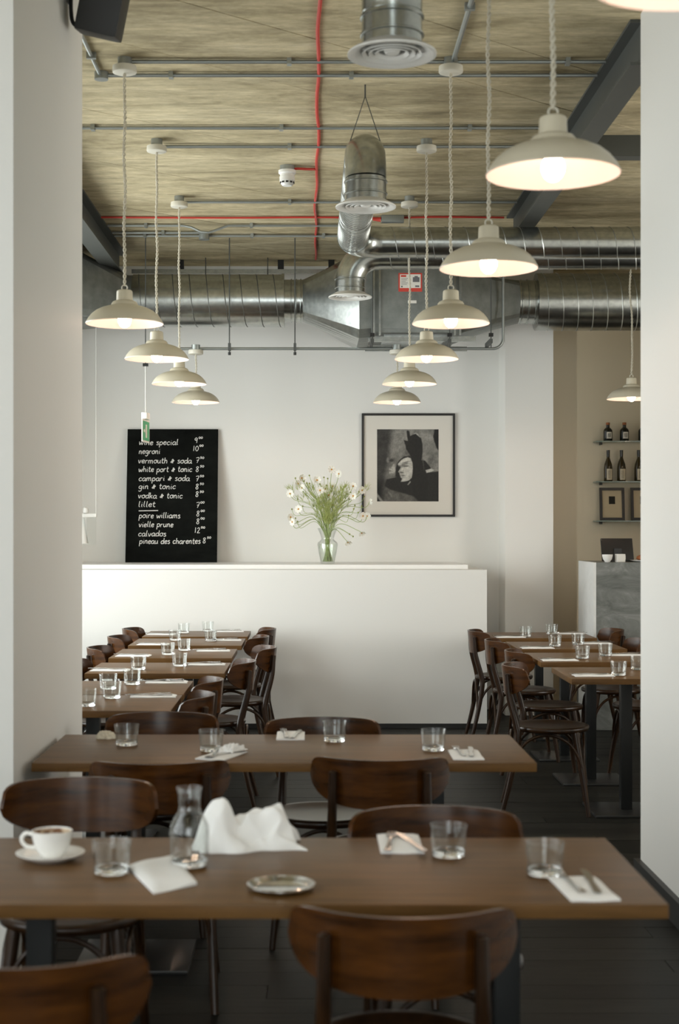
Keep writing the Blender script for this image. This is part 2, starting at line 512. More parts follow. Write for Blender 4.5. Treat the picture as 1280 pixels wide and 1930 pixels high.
struct('baseboard_right', MB().box(1.405, 1.43, YF, 6.43, 0, .10).box(1.405, 1.63, 6.43, 6.455, 0, .10), M['black_trim'], 'black skirting along the right wall')
struct('baseboard_pillar', MB().box(-1.645, -.94, 4.775, 4.80, 0, .08).box(-.96, -.94, 4.775, 6.25, 0, .08), M['ledge'], 'white skirting of the pillar')
for i, (ya, yb, za, zb) in enumerate(LH):
    fr = MB()
    x0, x1, t = XL - .20, XL - .13, .055
    fr.box(x0, x1, ya, yb, za, za + t).box(x0, x1, ya, yb, zb - t, zb).box(x0, x1, ya, ya + t, za + t, zb - t).box(x0, x1, yb - t, yb, za + t, zb - t)
    fr.box(x0, x1, (ya + yb) / 2 - .03, (ya + yb) / 2 + .03, za + t, zb - t)
    o = struct('window_%d' % (i + 1), fr, M['ledge'], 'tall white framed window in the left wall')
    m_ = (ya + yb) / 2
    for (p, q) in ((ya + t, m_ - .03), (m_ + .03, yb - t)):
        MB().box(XL - .168, XL - .162, p, q, za + t, zb - t).build('pane', M['pane'], o, False)
    struct('window_sill', MB().box(XL - .2, XL + .06, ya - .03, yb + .03, za - .04, za), M['ledge'], None, o)
fr = MB()
y0, y1 = YF - .18, YF - .1
fr.box(-1.95, 1.25, y0, y1, .5, .56).box(-1.95, 1.25, y0, y1, 3.24, 3.3)
for xx in (-1.95, -.91, .17, 1.19): fr.box(xx, xx + .06, y0, y1, .56, 3.24)
o = struct('window_5', fr, M['ledge'], 'wide shopfront window behind the camera')
for xx in (-1.89, -.85, .23): MB().box(xx, xx + .98, YF - .145, YF - .139, .56, 3.24).build('pane', M['pane'], o, False)

# ================================================================== steel beams
def ibeam(name, label, x0, x1, y0, y1, z0, z1):
    t = thing(name, label, 'beam')
    xm = (x0 + x1) / 2
    MB().box(x0, x1, y0, y1, z0, z0 + .014).build('bottom_flange', M['steel_paint'], t, False)
    MB().box(xm - .006, xm + .006, y0, y1, z0 + .014, z1 - .014).build('web', M['steel_paint'], t, False)
    MB().box(x0, x1, y0, y1, z1 - .014, z1).build('top_flange', M['steel_paint'], t, False)
    return t
ibeam('steel_beam', 'grey steel beam under the ceiling running back beside the right wall', 1.40, 1.51, 6.5, 10.6, EYE + 2.03, CEIL)
ibeam('steel_beam', 'grey steel beam under the ceiling behind the left pillar', -1.62, -1.49, 6.3, 12.05, EYE + 2.03, CEIL)
t = thing('steel_beam', 'short grey cross beam reaching right from the right-hand ceiling beam', 'beam')
MB().box(1.51, XR, 8.40, 8.415, EYE + 2.12, EYE + 2.21).build('web', M['steel_paint'], t, False)
MB().box(1.51, XR, 8.40, 8.50, EYE + 2.108, EYE + 2.12).build('bottom_flange', M['steel_paint'], t, False)
MB().box(1.51, XR, 8.40, 8.50, EYE + 2.21, CEIL).build('top_flange', M['steel_paint'], t, False)

# ================================================================== ventilation
def spiral(parent, name, c, axis, r, l0, l1, pitch=.13, rs=.0045, ph=0.0, m='seam'):
    """raised lock seam winding round a straight duct"""
    n = max(8, int((l1 - l0) / pitch * 22))
    pts = []
    for i in range(n + 1):
        s = l0 + (l1 - l0) * i / n
        a = 2 * PI * (s - l0) / pitch + ph
        u, v = r * math.cos(a), r * math.sin(a)
        pts.append((s, c[0] + u, c[1] + v) if axis == 'X' else (c[0] + u, s, c[1] + v))
    return MB().tube(pts, rs, 5).build(name, M[m], parent)
def ring_rect(x, y0, y1, z0, z1, n=32, rot=0):
    out = []
    yc, zc, hy, hz = (y0 + y1) / 2, (z0 + z1) / 2, (y1 - y0) / 2, (z1 - z0) / 2
    for k in range(n):
        a = 2 * PI * (k + .5) / n
        c, s = math.cos(a), math.sin(a)
        q = max(abs(c), abs(s))
        out.append((x, yc + hy * c / q, zc + hz * s / q))
    return out
def ring_circ(x, yc, zc, r, n=32):
    return [(x, yc + r * math.cos(2 * PI * (k + .5) / n), zc + r * math.sin(2 * PI * (k + .5) / n)) for k in range(n)]
DY, DZ = 11.75, EYE + 1.805           # axis of the big ducts and the air unit
t = thing('spiral_duct', 'wide galvanised spiral duct left of the air handling box', 'duct')
MB().lathe([(.205, -1.395), (.205, -.206)], 40, (0, DY, DZ), 'X').build('duct_body', M['galv'], t)
spiral(t, 'spiral_seam', (DY, DZ), 'X', .205, -1.39, -.21, .132, .0042, 0, 'seam_dark')
MB().lathe([(.212, -.225), (.212, -.205), (.19, -.205), (.19, -.225)], 40, (0, DY, DZ), 'X', True).build('end_band', M['galv'], t)
t2 = thing('duct_transition', 'grey sheet metal duct hood flaring left from spiral duct behind left pillar', 'duct')
MB().loft([ring_circ(-1.39, DY, DZ, .20), ring_circ(-1.44, DY, DZ, .20), ring_rect(-1.90, 10.95, 12.1, DZ - .20, DZ + .36)]).build('hood', M['galv_dull'], t2, True, 20)
MB().loft([ring_rect(-1.90, 10.95, 12.1, DZ - .20, DZ + .36), ring_rect(XL + .001, 10.95, 12.1, DZ - .20, DZ + .36)]).build('box_duct', M['galv_dull'], t2, True, 20)

a = thing('air_handling_unit', 'galvanised air handling box hung under the ceiling with red sticker', 'ventilation unit')
AX0, AX1, AY0, AY1, AZ0, AZ1 = .46, 1.14, 11.2, 12.1, EYE + 1.48, EYE + 1.99
MB().box(AX0, AX1, AY0, AY1, AZ0, AZ1, .012).build('casing', M['galv_dull'], a)
MB().box(AX0 + .06, AX1 - .06, AY0 - .008, AY0, AZ0 + .03, AZ1 - .03, .003).build('access_panel', M['galv_dull'], a)
MB().box(AX0 + .1, AX1 - .1, AY0 + .1, AY1 - .2, AZ0 - .012, AZ0).build('underside_panel', M['galv'], a, False)
for xx in (AX0 + .01, AX0 + .055, AX1 - .06, AX1 - .02):
    MB().box(xx, xx + .016, AY0 - .022, AY0, AZ0 - .02, AZ1).build('corner_rail', M['galv'], a, False)
MB().box(AX0 - .02, AX1 + .12, AY0 + .12, AY0 + .16, AZ0 - .05, AZ0 - .012).build('support_rail', M['galv'], a, False)
MB().box(AX0 - .02, AX1 + .12, AY1 - .16, AY1 - .12, AZ0 - .05, AZ0 - .012).build('support_rail', M['galv'], a, False)
s = MB().box(.664, .842, AY0 - .010, AY0 - .008, EYE + 1.788, EYE + 1.928).build('sticker', M['sign_red'], a, False)
MB().box(.675, .831, AY0 - .0115, AY0 - .010, EYE + 1.815, EYE + 1.918).build('sticker_panel', M['label_white'], s, False)
MB().box(.682, .722, AY0 - .0125, AY0 - .0115, EYE + 1.898, EYE + 1.912).build('sticker_badge', M['sign_red'], s, False)
mb = MB().box(.772, .822, AY0 - .0125, AY0 - .0115, EYE + 1.860, EYE + 1.896)
mb.box(.785, .810, AY0 - .0125, AY0 - .0115, EYE + 1.896, EYE + 1.905).box(.79, .82, AY0 - .0125, AY0 - .0115, EYE + 1.822, EYE + 1.834).box(.684, .695, AY0 - .0125, AY0 - .0115, EYE + 1.820, EYE + 1.832)
mb.build('sticker_picture', M['grey_print'], s, False)
mb = MB()
for k in range(5): mb.box(.684, .735 - .008 * (k % 3), AY0 - .0123, AY0 - .0115, EYE + 1.885 - .011 * k, EYE + 1.888 - .011 * k)
mb.build('sticker_print', M['grey_print'], s, False)
MB().box(.735, .80, AY0 - .011, AY0 - .008, EYE + 1.70, EYE + 1.722).build('rating_plate', M['label_white'], a, False)
lb = MB().box(.78, 1.04, 11.42, 11.62, AZ0 - .0135, AZ0 - .012).build('underside_label', M['label_white'], a, False)
mb = MB()
for k in range(6):
    p = [(.82 + .03 * k + .012 * j, 11.47 + (.06 if j % 2 else 0), AZ0 - .0145) for j in range(4)]
    mb.tube(catmull(p, 4), .004, 4)
mb.build('label_lettering', M['sign_red'], lb)
# tapered ends of the unit
tl = thing('duct_transition', 'galvanised taper joining spiral duct to left end of air handling box', 'duct')
MB().loft([ring_circ(-.06, DY, DZ, .165), ring_rect(AX0 - .09, AY0 + .02, AY1 - .02, AZ0 - .03, AZ1 + .12)]).build('taper', M['galv'], tl, True, 20)
MB().loft([ring_rect(AX0 - .09, AY0 + .02, AY1 - .02, AZ0 - .03, AZ1 + .12), ring_rect(AX0 - .001, AY0 + .02, AY1 - .02, AZ0 - .02, AZ1 + .1)]).build('flange_box', M['galv_dull'], tl, True, 20)
cl = MB().lathe([(.165, -.206), (.165, -.06)], 40, (0, DY, DZ), 'X').build('collar', M['galv'], tl)
for xx in (-.15, -.11, -.075): MB().tube(arc((xx, DY, DZ), .167, 0, 2 * PI, 40, (0, 1, 0), (0, 0, 1))[:-1], .005, 6, closed=True).build('collar_bead', M['galv'], cl)
tr = thing('duct_transition', 'galvanised taper joining air handling box to wide duct on the right', 'duct')
MB().loft([ring_rect(AX1 + .001, AY0 + .02, AY1 - .02, AZ0 + .01, AZ1 - .01), ring_circ(1.64, DY, DZ - .01, .17)]).build('taper', M['galv_dull'], tr, True, 20)
cl = MB().lathe([(.17, 1.64), (.17, 1.78)], 40, (0, DY, DZ - .01), 'X').build('collar', M['galv'], tr)
for xx in (1.66, 1.71, 1.765): MB().tube(arc((xx, DY, DZ - .01), .172, 0, 2 * PI, 40, (0, 1, 0), (0, 0, 1))[:-1], .006, 6, closed=True).build('collar_bead', M['galv'], cl)
t = thing('spiral_duct', 'wide galvanised spiral duct running right above the bar', 'duct')
MB().lathe([(.225, 1.78), (.225, XR - .002)], 40, (0, DY, DZ - .01), 'X').build('duct_body', M['galv'], t)
spiral(t, 'spiral_seam', (DY, DZ - .01), 'X', .225, 1.79, XR - .01, .115, .0045)

NZ = EYE + 1.89                        # axis of the two narrow ducts
DX = .275                              # line of the round diffusers
def diffuser(name, label, y, feed, seam_label=None):
    """a duct that turns down to a round ceiling diffuser; feed: points of the duct axis up to the drop"""
    t = thing(name, label, 'duct')
    return t
def drop(t, y, ztop, zc):
    MB().lathe([(.102, zc + .02), (.102, zc + .13)], 36, (DX, y, 0)).build('drop_collar', M['galv'], t)
    for zz in (zc + .06, zc + .12):
        MB().tube(arc((DX, y, zz), .104, 0, 2 * PI, 36, (1, 0, 0), (0, 1, 0))[:-1], .005, 6, closed=True).build('collar_bead', M['galv'], t)
def grille(y, label):
    t = thing('ceiling_diffuser', label, 'air vent', (DX, y, EYE + 1.60), group='round white air diffusers')
    MB().lathe([(.10, .03), (.112, .022), (.138, .008), (.150, 0), (.150, -.006), (.140, -.007), (.112, .006), (.103, .02)], 44, close=True).build('rim', M['white_plastic'], t)
    for r in (.088, .066, .045):
        MB().lathe([(r, .006), (r + .012, -.004), (r + .0125, -.001), (r + .002, .011)], 40, close=True).build('ring', M['white_plastic'], t)
    MB().lathe([(0, -.003), (.022, -.001), (.028, .008), (0, .010)], 30).build('centre_disc', M['white_plastic'], t)
    MB().box(-.10, .10, -.004, .004, .012, .02).box(-.004, .004, -.10, .10, .012, .02).build('cross_bar', M['white_plastic'], t, False)
    return t
EL = .19
# duct feeding the middle diffuser: from the right, round towards the camera, then down
t = thing('round_duct', 'narrow galvanised duct from the right turning to the middle diffuser', 'duct')
pts = [(XR - .002, 9.8, NZ), (DX + EL, 9.8, NZ)]
MB().tube(pts, .1, 28).build('duct_body', M['galv'], t)
spiral(t, 'spiral_seam', (9.8, NZ), 'X', .1, DX + EL + .03, XR - .01, .12, .0035)
MB().tube(arc((DX + EL, 9.8 - EL, NZ), EL, PI / 2, PI, 12, (1, 0, 0), (0, 1, 0)), .103, 28).build('elbow', M['galv'], t)
MB().tube([(DX, 9.8 - EL, NZ), (DX, 7.37 + EL * .8, NZ)], .1, 28).build('duct_run', M['galv'], t)
spiral(t, 'spiral_seam', (DX, NZ), 'Y', .1, 7.37 + EL, 9.8 - EL - .01, .05, .0025)
MB().tube(arc((DX, 7.37 + EL * .8, NZ - EL * .8), EL * .8, PI / 2, PI, 12, (0, 1, 0), (0, 0, 1)), .102, 28).build('elbow', M['galv'], t)
MB().tube([(DX, 7.37, NZ - EL * .8), (DX, 7.37, EYE + 1.63)], .099, 28).build('drop', M['galv'], t)
drop(t, 7.37, NZ, EYE + 1.60)
mb = MB().tube([(DX - .10, 7.45, NZ - .02), (DX, 7.45, CEIL - .06)], .0025, 5).tube([(DX + .10, 7.45, NZ - .02), (DX, 7.45, CEIL - .06)], .0025, 5).tube([(DX, 7.45, CEIL - .065), (DX, 7.45, CEIL)], .004, 6)
mb.build('hanging_wire', M['rod'], t)
grille(7.37, 'round white diffuser on the middle galvanised drop near smoke detector')
# duct feeding the far diffuser
t = thing('round_duct', 'narrow galvanised duct elbowing down in front of the air handling box', 'duct')
MB().tube([(XR - .002, 10.24, NZ), (DX + EL, 10.24, NZ)], .1, 28).build('duct_body', M['galv'], t)
spiral(t, 'spiral_seam', (10.24, NZ), 'X', .1, DX + EL + .03, XR - .01, .12, .0035, 1.0)
MB().tube(arc((DX + EL, 10.24, NZ - EL), EL, PI / 2, PI, 12, (1, 0, 0), (0, 0, 1)), .103, 28).build('elbow', M['galv'], t)
MB().tube([(DX, 10.24, NZ - EL), (DX, 10.24, EYE + 1.63)], .099, 28).build('drop', M['galv'], t)
drop(t, 10.24, NZ, EYE + 1.60)
grille(10.24, 'round white diffuser lowest in view before the air handling box')
# duct feeding the near diffuser
t = thing('round_duct', 'galvanised vertical duct drop at the top edge above the nearest diffuser', 'duct')
MB().tube([(DX, 5.0, EYE + 1.63), (DX, 5.0, NZ - EL * .8)], .099, 28).build('drop', M['galv'], t)
MB().tube(arc((DX, 5.0 - EL * .8, NZ - EL * .8), EL * .8, 0, PI / 2, 12, (0, 1, 0), (0, 0, 1)), .102, 28).build('elbow', M['galv'], t)
MB().tube([(DX, 5.0 - EL * .8, NZ), (DX, YF + .01, NZ)], .1, 28).build('duct_run', M['galv'], t)
drop(t, 5.0, NZ, EYE + 1.60)
grille(5.0, 'largest round white diffuser at the top of the picture')

# ================================================================== conduits and cables on the ceiling
ZC = CEIL - .016
def conduit(label, pts, saddles=(), r=.0095, name='conduit', m='conduit', cat='conduit', along='X'):
    t = thing(name, label, cat)
    MB().tube(pts, r, 8).build('pipe', M[m], t)
    for s in saddles:
        x, yy = s
        if along == 'X': MB().box(x - .011, x + .011, yy - .022, yy + .022, ZC - .014, CEIL).build('saddle', M['conduit'], t, False)
        else: MB().box(x - .022, x + .022, yy - .011, yy + .011, ZC - .014, CEIL).build('saddle', M['conduit'], t, False)
    return t
def line(label, x0, x1, y, sad, **kw):
    return conduit(label, [(x0, y, ZC), (x1, y, ZC)], [(s, y) for s in sad], **kw)
line('steel conduit linking the two nearest ceiling roses', -.86, 1.40, 7.04, (-.1, 1.22))
line('steel conduit just beyond the nearest pair of ceiling roses', -1.0, 1.40, 7.25, (-.68, .2, 1.18))
t = conduit('short steel conduit running back beside the left pillar', [(-1.025, 6.26, ZC), (-1.025, 7.22, ZC)], [(-1.025, 6.95)], along='Y')
MB().lathe([(.034, -.036), (.034, 0)], 20, (-1.02, 7.25, CEIL - .001)).build('junction_box', M['conduit'], t)
conduit('steel conduit running towards the camera above the right lamp row', [(.676, YF + .01, ZC), (.676, 7.03, ZC)], [(.676, 6.3)], along='Y', r=.012)
line('steel conduit between the first and second pairs of lamps', -1.45, 1.40, 8.2, (-1.2, -.16, .88))
line('steel conduit linking the second pair of ceiling roses', -.86, 1.3, 8.6, (-.12,))
line('steel conduit linking the third pair of ceiling roses', -.86, 1.40, 10.06, (-.14, .5))
t = conduit('steel conduit with a dip just beyond the red cable', [(-1.48, 10.84, ZC), (-.93, 10.84, ZC), (-.87, 10.84, ZC - .012), (-.80, 10.84, ZC - .045), (-.74, 10.84, ZC - .05), (-.68, 10.84, ZC - .03), (-.60, 10.84, ZC), (.3, 10.84, ZC)], [(-1.2, 10.84), (-.43, 10.84)])
t = conduit('steel conduit with a junction box near the back left ceiling', [(-1.48, 11.22, ZC), (.3, 11.22, ZC)], [(-1.25, 11.22), (-.44, 11.22), (.1, 11.22)])
MB().lathe([(.04, -.05), (.04, 0)], 20, (-.80, 11.19, CEIL - .001)).build('junction_box', M['conduit'], t)
line('steel conduit stub ending at the back junction box', -1.48, -.83, 11.10, (-1.1,))
t = conduit('red fire alarm cable across the ceiling before the back wall', catmull([(-1.49, 10.58, ZC + .006), (-.6, 10.58, ZC + .002), (.05, 10.58, ZC + .006), (.5, 10.585, ZC + .001), (.9, 10.57, ZC + .006), (1.38, 10.58, ZC + .004)], 6), (), .0075, 'alarm_cable', 'red', 'cable')
MB().box(.505, .665, 10.54, 10.60, CEIL - .05, CEIL - .001, .004).build('junction_box', M['conduit'], t)
MB().lathe([(.008, 0), (.016, .05), (.018, .055)], 14, (.445, 10.57, CEIL - .028), 'X').build('cable_gland', M['red'], t)
wob = [(.04 + .006 * math.sin(i * 1.7) + .004 * math.sin(i * .7), 2.0 + i * .33, ZC + .006) for i in range(32)]
conduit('red alarm cable running back along the middle of the ceiling', catmull(wob, 4), (), .0085, 'alarm_cable', 'red', 'cable')
conduit('short red alarm cable branching to the smoke detector', catmull([(.035, 9.16, ZC + .004), (-.02, 9.14, ZC), (-.075, 9.12, ZC - .002), (-.10, 9.12, ZC - .004)], 4), (), .008, 'alarm_cable', 'red', 'cable')
t = thing('smoke_detector', 'white smoke detector on the ceiling beside the red cable', 'smoke detector', (-.142, 9.12, CEIL))
MB().lathe([(.045, -.03), (.045, 0)], 24).build('back_box', M['conduit'], t)
MB().lathe([(.048, -.052), (.054, -.046), (.054, -.03), (.05, -.03)], 28).build('base', M['white_plastic'], t)
MB().lathe([(0, -.125), (.028, -.124), (.040, -.112), (.043, -.098), (.047, -.095), (.047, -.068), (.044, -.066), (.044, -.053), (.048, -.052)], 28).build('sensor_head', M['white_plastic'], t)
for k in range(10):
    a_ = 2 * PI * k / 10
    MB().box(-.008, .008, -.002, .002, -.110, -.100).xf(Matrix.Rotation(a_, 4, 'Z') @ Matrix.Translation((0, -.0425, 0))).build('vent_slot', M['black_plastic'], t, False)
# cable tray along the back wall
t = thing('cable_tray', 'pale metal cable tray along the top of the back wall', 'cable tray')
MB().box(-1.48, .18, 12.30, 12.36, EYE + 2.125, EYE + 2.135).build('tray_floor', M['galv'], t, False)
MB().box(-1.48, .18, 12.295, 12.30, EYE + 2.115, EYE + 2.15).build('tray_side', M['galv'], t, False)
for xx in (-1.1, -.27, .15): MB().box(xx, xx + .05, 12.30, 12.36, EYE + 2.135, CEIL).build('bracket', M['black_plastic'], t, False)
# pipe hung under the ducts, with its rods
PY, PZ = 11.40, EYE + 1.383
t = thing('hanging_pipe', 'long steel pipe hung on rods below the ducts, bending up at right', 'pipe')
pts = [(-1.02, PY, PZ), (1.40, PY, PZ)] + arc((1.40, PY, PZ + .08), .08, -PI / 2, 0, 8, (1, 0, 0), (0, 0, 1))[1:] + [(1.48, PY, CEIL)]
MB().tube(pts, .011, 10).build('pipe', M['conduit'], t)
for xx in (-.62, -.118):
    MB().tube([(xx, PY - .018, PZ - .05), (xx, PY - .018, CEIL)], .0045, 6).build('threaded_rod', M['rod'], t)
    MB().box(xx - .010, xx + .010, PY - .03, PY + .016, PZ - .016, PZ + .04).build('pipe_clamp', M['rod'], t, False)
    MB().lathe([(.011, -.05), (.011, -.028)], 8, (xx, PY - .018, PZ)).build('rod_nut', M['black_plastic'], t)
for xx in (.465, 1.045, 1.355):
    MB().tube([(xx, PY - .26, PZ - .02), (xx, PY - .26, CEIL)], .0045, 6).build('threaded_rod', M['rod'], t)
    MB().box(xx - .016, xx + .016, PY - .275, PY - .245, PZ + .06, PZ + .085).build('rod_nut', M['black_plastic'], t, False)
    MB().box(xx - .012, xx + .012, PY - .27, PY + .03, PZ + .012, PZ + .042).build('bracket', M['rod'], t, False)
for xx, yy in ((-1.02, 11.32), (-.86, 12.2), (-.35, 12.2)):
    tt = thing('hanger_rod', {-1.02: 'thin dark rod holding the green exit sign in front of duct', -.86: 'thin rod behind the left duct nearer the left beam', -.35: 'thin rod behind the left duct nearer the air unit'}[xx], 'rod')
    zb = EYE + 1.25 if xx == -1.02 else EYE + 1.9
    x_ = -1.256 if xx == -1.02 else xx
    MB().tube([(x_, yy, zb), (x_, yy, CEIL)], .004, 6).build('rod', M['rod'], tt)
    MB().box(x_ - .02, x_ + .02, yy - .012, yy + .012, zb - .01, zb + .012).build('rod_nut', M['black_plastic'], tt, False)

# ================================================================== pendant lamps
LZ = EYE + .97
outer = [(.1825, 0), (.1835, .004), (.180, .010), (.172, .025), (.157, .044), (.136, .061), (.110, .074), (.084, .082), (.068, .086), (.064, .090), (.062, .096), (.056, .104), (.046, .109), (.040, .111)]
inner = [(r - .004, z - .004 if i > 2 else z) for i, (r, z) in enumerate(outer)]
def make_lamp(cord_len, wavy=0.0):
    t = thing('pendant_lamp', 'x', 'lamp')
    MB().lathe(outer, 56).build('shade', M['enamel'], t)
    t_sh = kids(t)[0]
    # drop the cap faces of the open lathe: shade is an open bowl
    for o in (t_sh,):
        bm = bmesh.new(); bm.from_mesh(o.data)
        bmesh.ops.delete(bm, geom=[f for f in bm.faces if len(f.verts) > 4], context='FACES')
        bm.to_mesh(o.data); bm.free()
    li = MB().lathe([(outer[0][0] - .0005, 0)] + inner[1:] + [(.036, .106), (0, .106)], 56).build('lining', M['enamel_in'], t)
    bm = bmesh.new(); bm.from_mesh(li.data)
    bmesh.ops.delete(bm, geom=[f for f in bm.faces if len(f.verts) > 40], context='FACES')
    bm.to_mesh(li.data); bm.free()
    MB().lathe([(.040, .110), (.039, .114), (.0375, .150), (.036, .156), (.030, .160), (0, .160)], 32).build('neck', M['enamel'], t)
    MB().lathe([(.018, .055), (.02, .062), (.02, .10), (0, .105)], 20).build('lamp_holder', M['white_plastic'], t)
    MB().lathe([(0, -.018), (.012, -.016), (.024, -.006), (.031, .010), (.032, .022), (.028, .037), (.019, .050), (.016, .058)], 24).build('bulb', M['bulb'], t)
    MB().tube(arc((0, 0, .172), .013, 0, 2 * PI, 14, (1, 0, 0), (0, 0, 1))[:-1], .003, 6, closed=True).build('hook', M['rose'], t)
    top = cord_len
    n = int((top - 0.18) / .05 * 8)
    mb = MB()
    for ph in (0, PI):
        pts = []
        for i in range(n + 1):
            z = .180 + (top - .180) * i / n
            f = math.sin(PI * i / n)
            wx = wavy * f * math.sin(i * .031 + 1) + .0035 * f * math.sin(i * .11)
            a_ = 2 * PI * (z / .05) + ph
            pts.append((wx + .0048 * math.cos(a_), .0048 * math.sin(a_), z))
        mb.tube(pts, .0036, 5)
    mb.build('cord', M['cord'], t)
    MB().lathe([(.046, 0), (.056, .004), (.058, .012), (.056, .034), (.05, .036)], 30, (0, 0, top)).build('ceiling_rose', M['rose'], t)
    MB().lathe([(.033, .03), (.033, .075)], 20, (0, 0, top)).build('conduit_box', M['conduit'], t)
    return t
CL = CEIL - LZ - .075
protoL = make_lamp(CL)
protoS = make_lamp(PZ - LZ - .045)
protoW = make_lamp(CL, .012)
RX, LX = .665, -.879
lamps = [
    (protoL, RX, 2.60, 'cream pendant lamp cut off by the top right corner'),
    (protoL, RX, 4.07, 'largest whole cream pendant lamp, top right before the right wall'),
    (protoL, RX, 5.54, 'second largest cream pendant lamp of the right row'),
    (protoL, RX, 7.03, 'third cream pendant lamp of the right row counted from the camera'),
    (protoL, RX, 8.50, 'fourth cream pendant lamp of the right row counted from the camera'),
    (protoL, RX, 9.96, 'second farthest cream pendant lamp of the right row'),
    (protoS, RX, PY, 'farthest cream pendant lamp of the right row, above the framed photograph'),
    (protoL, LX, 7.03, 'nearest cream pendant lamp of the left row, beside the pillar'),
    (protoL, LX, 8.50, 'second cream pendant lamp of the left row from the pillar'),
    (protoL, LX, 9.96, 'third cream pendant lamp of the left row from the pillar'),
    (protoS, LX, PY, 'farthest cream pendant lamp of the left row, right of the chalkboard'),
    (protoL, 3.45, 11.1, 'unseen cream pendant lamp added over the bar to warm its wall'),  # added out of view to throw warm light on the bar wall
    (protoL, 3.3, 12.9, 'unseen cream pendant lamp added above bar counter to warm the wall'),  # likewise an added lamp, unseen, for warmth at the bar
    (protoW, 2.40, 11.1, 'lone cream pendant lamp above the bar shelves at far right'),
]
used = set()
for p, x, y, lab in lamps:
    o = p if p.name not in used else copy_tree(p)
    used.add(p.name)
    o.location = (x, y, LZ)
    tag(o, lab, 'lamp', 'cream enamel pendant lamps')
for o in lamps[1:]: pass

# ================================================================== loudspeaker on the pillar
t = thing('loudspeaker', 'black loudspeaker bracketed high on the left pillar', 'speaker', (-.955, 5.85, EYE + 1.96))
body = MB().box(-.085, .085, -.08, .08, 0, .30, .018).xf(Matrix.Translation((.118, 0, -.02)) @ Matrix.Rotation(R(13), 4, 'Y') @ Matrix.Rotation(R(10), 4, 'X'))
body.build('cabinet', M['black_plastic'], t)
MB().tube(catmull([(.0, 0, .26), (.012, 0, .2), (.012, 0, .09), (.02, 0, .035), (.045, 0, .02), (.07, 0, .05)], 6), .008, 8).build('bracket', M['black_plastic'], t)
MB().box(-.005, .006, -.04, .04, .12, .30).build('wall_plate', M['black_plastic'], t, False)

# ================================================================== chairs
def chair_meshes(wood, dark):
    P = {}
    Rb, th = .25, .011
    amax = math.asin(.225 / Rb)
    nu, nv = 40, 8
    yc = -.245 + Rb                       # centre of the backrest curve
    def ring(r):
        vs = []
        for i in range(nu + 1):
            u = -1 + 2 * i / nu
            uu = abs(u)
            a = u * amax
            zt = .722 + .068 * (max(0, 1 - uu ** 11)) ** .5
            zb = .722 - .092 * (max(0, 1 - uu ** 2.5)) ** .62
            for j in range(nv + 1):
                z = zb + (zt - zb) * j / nv
                tilt = -(z - .63) * .10
                vs.append((r * math.sin(a), yc - r * math.cos(a) + tilt, z))
        return vs
    A, B = ring(Rb + th / 2), ring(Rb - th / 2)
    W = nv + 1
    n = len(A)
    fs = []
    for i in range(nu):
        for j in range(nv):
            q = (i * W + j, (i + 1) * W + j, (i + 1) * W + j + 1, i * W + j + 1)
            fs.append(q)
            fs.append(tuple(n + k for k in reversed(q)))
        fs.append((i * W, n + i * W, n + (i + 1) * W, (i + 1) * W))
        fs.append((i * W + nv, (i + 1) * W + nv, n + (i + 1) * W + nv, n + i * W + nv))
    mb = MB().add(A + B, fs)
    P['backrest'] = mb.mesh('backrest', wood, True, 45)
    seat = [(0, .452), (.10, .453), (.165, .460), (.185, .466), (.200, .467), (.207, .462), (.208, .450), (.203, .440), (.19, .436), (0, .436)]
    P['seat'] = MB().lathe(seat, 44).mesh('seat', dark, True, 50)
    def post(s):
        pts = catmull([(s * .178, -.262, 0), (s * .170, -.212, .20), (s * .162, -.178, .40), (s * .158, -.186, .48), (s * .153, -.2225, .62), (s * .151, -.2325, .72), (s * .151, -.2350, .752)], 5)
        m = len(pts)
        rs = []
        for i in range(m):
            z = pts[i][2]
            r = .0125 + .006 * min(1, z / .42) if z < .42 else .0185 - .006 * (z - .42) / .36
            rs.append(r)
        rs[-1] *= .55
        return MB().tube(pts, rs, 12)
    def leg(s):
        pts = catmull([(s * .186, .196, 0), (s * .168, .172, .18), (s * .148, .140, .36), (s * .140, .128, .44)], 5)
        rs = [.0115 + .008 * min(1, p[2] / .42) for p in pts]
        return MB().tube(pts, rs, 12)
    P['rear_leg_l'] = post(-1).mesh('rear_leg', dark)
    P['rear_leg_r'] = post(1).mesh('rear_leg', dark)
    P['front_leg_l'] = leg(-1).mesh('front_leg', dark)
    P['front_leg_r'] = leg(1).mesh('front_leg', dark)
    def brace(p, q, top):
        p, q = Vector(p), Vector(q)
        m = (p + q) / 2
        pts = [p, p.lerp(q, .06) + Vector((0, 0, (top - p.z) * .45)), p.lerp(q, .22) + Vector((0, 0, (top - p.z) * .84)), Vector((m.x, m.y, top)), q.lerp(p, .22) + Vector((0, 0, (top - p.z) * .84)), q.lerp(p, .06) + Vector((0, 0, (top - p.z) * .45)), q]
        return MB().tube(catmull([tuple(v) for v in pts], 5), .0085, 8)
    z0 = .19
    P['brace_a'] = brace((-.168, .172, z0), (.168, .172, z0), .428).mesh('brace', dark)
    P['brace_b'] = brace((-.170, -.212, z0), (.170, -.212, z0), .428).mesh('brace', dark)
    P['brace_c'] = brace((-.170, -.212, z0), (-.168, .172, z0), .428).mesh('brace', dark)
    P['brace_d'] = brace((.170, -.212, z0), (.168, .172, z0), .428).mesh('brace', dark)
    return P
CH = chair_meshes(M['wood'], M['wood_dark'])
NAME = {'rear_leg_l': 'rear_leg', 'rear_leg_r': 'rear_leg', 'front_leg_l': 'front_leg', 'front_leg_r': 'front_leg', 'brace_a': 'brace', 'brace_b': 'brace', 'brace_c': 'brace', 'brace_d': 'brace'}
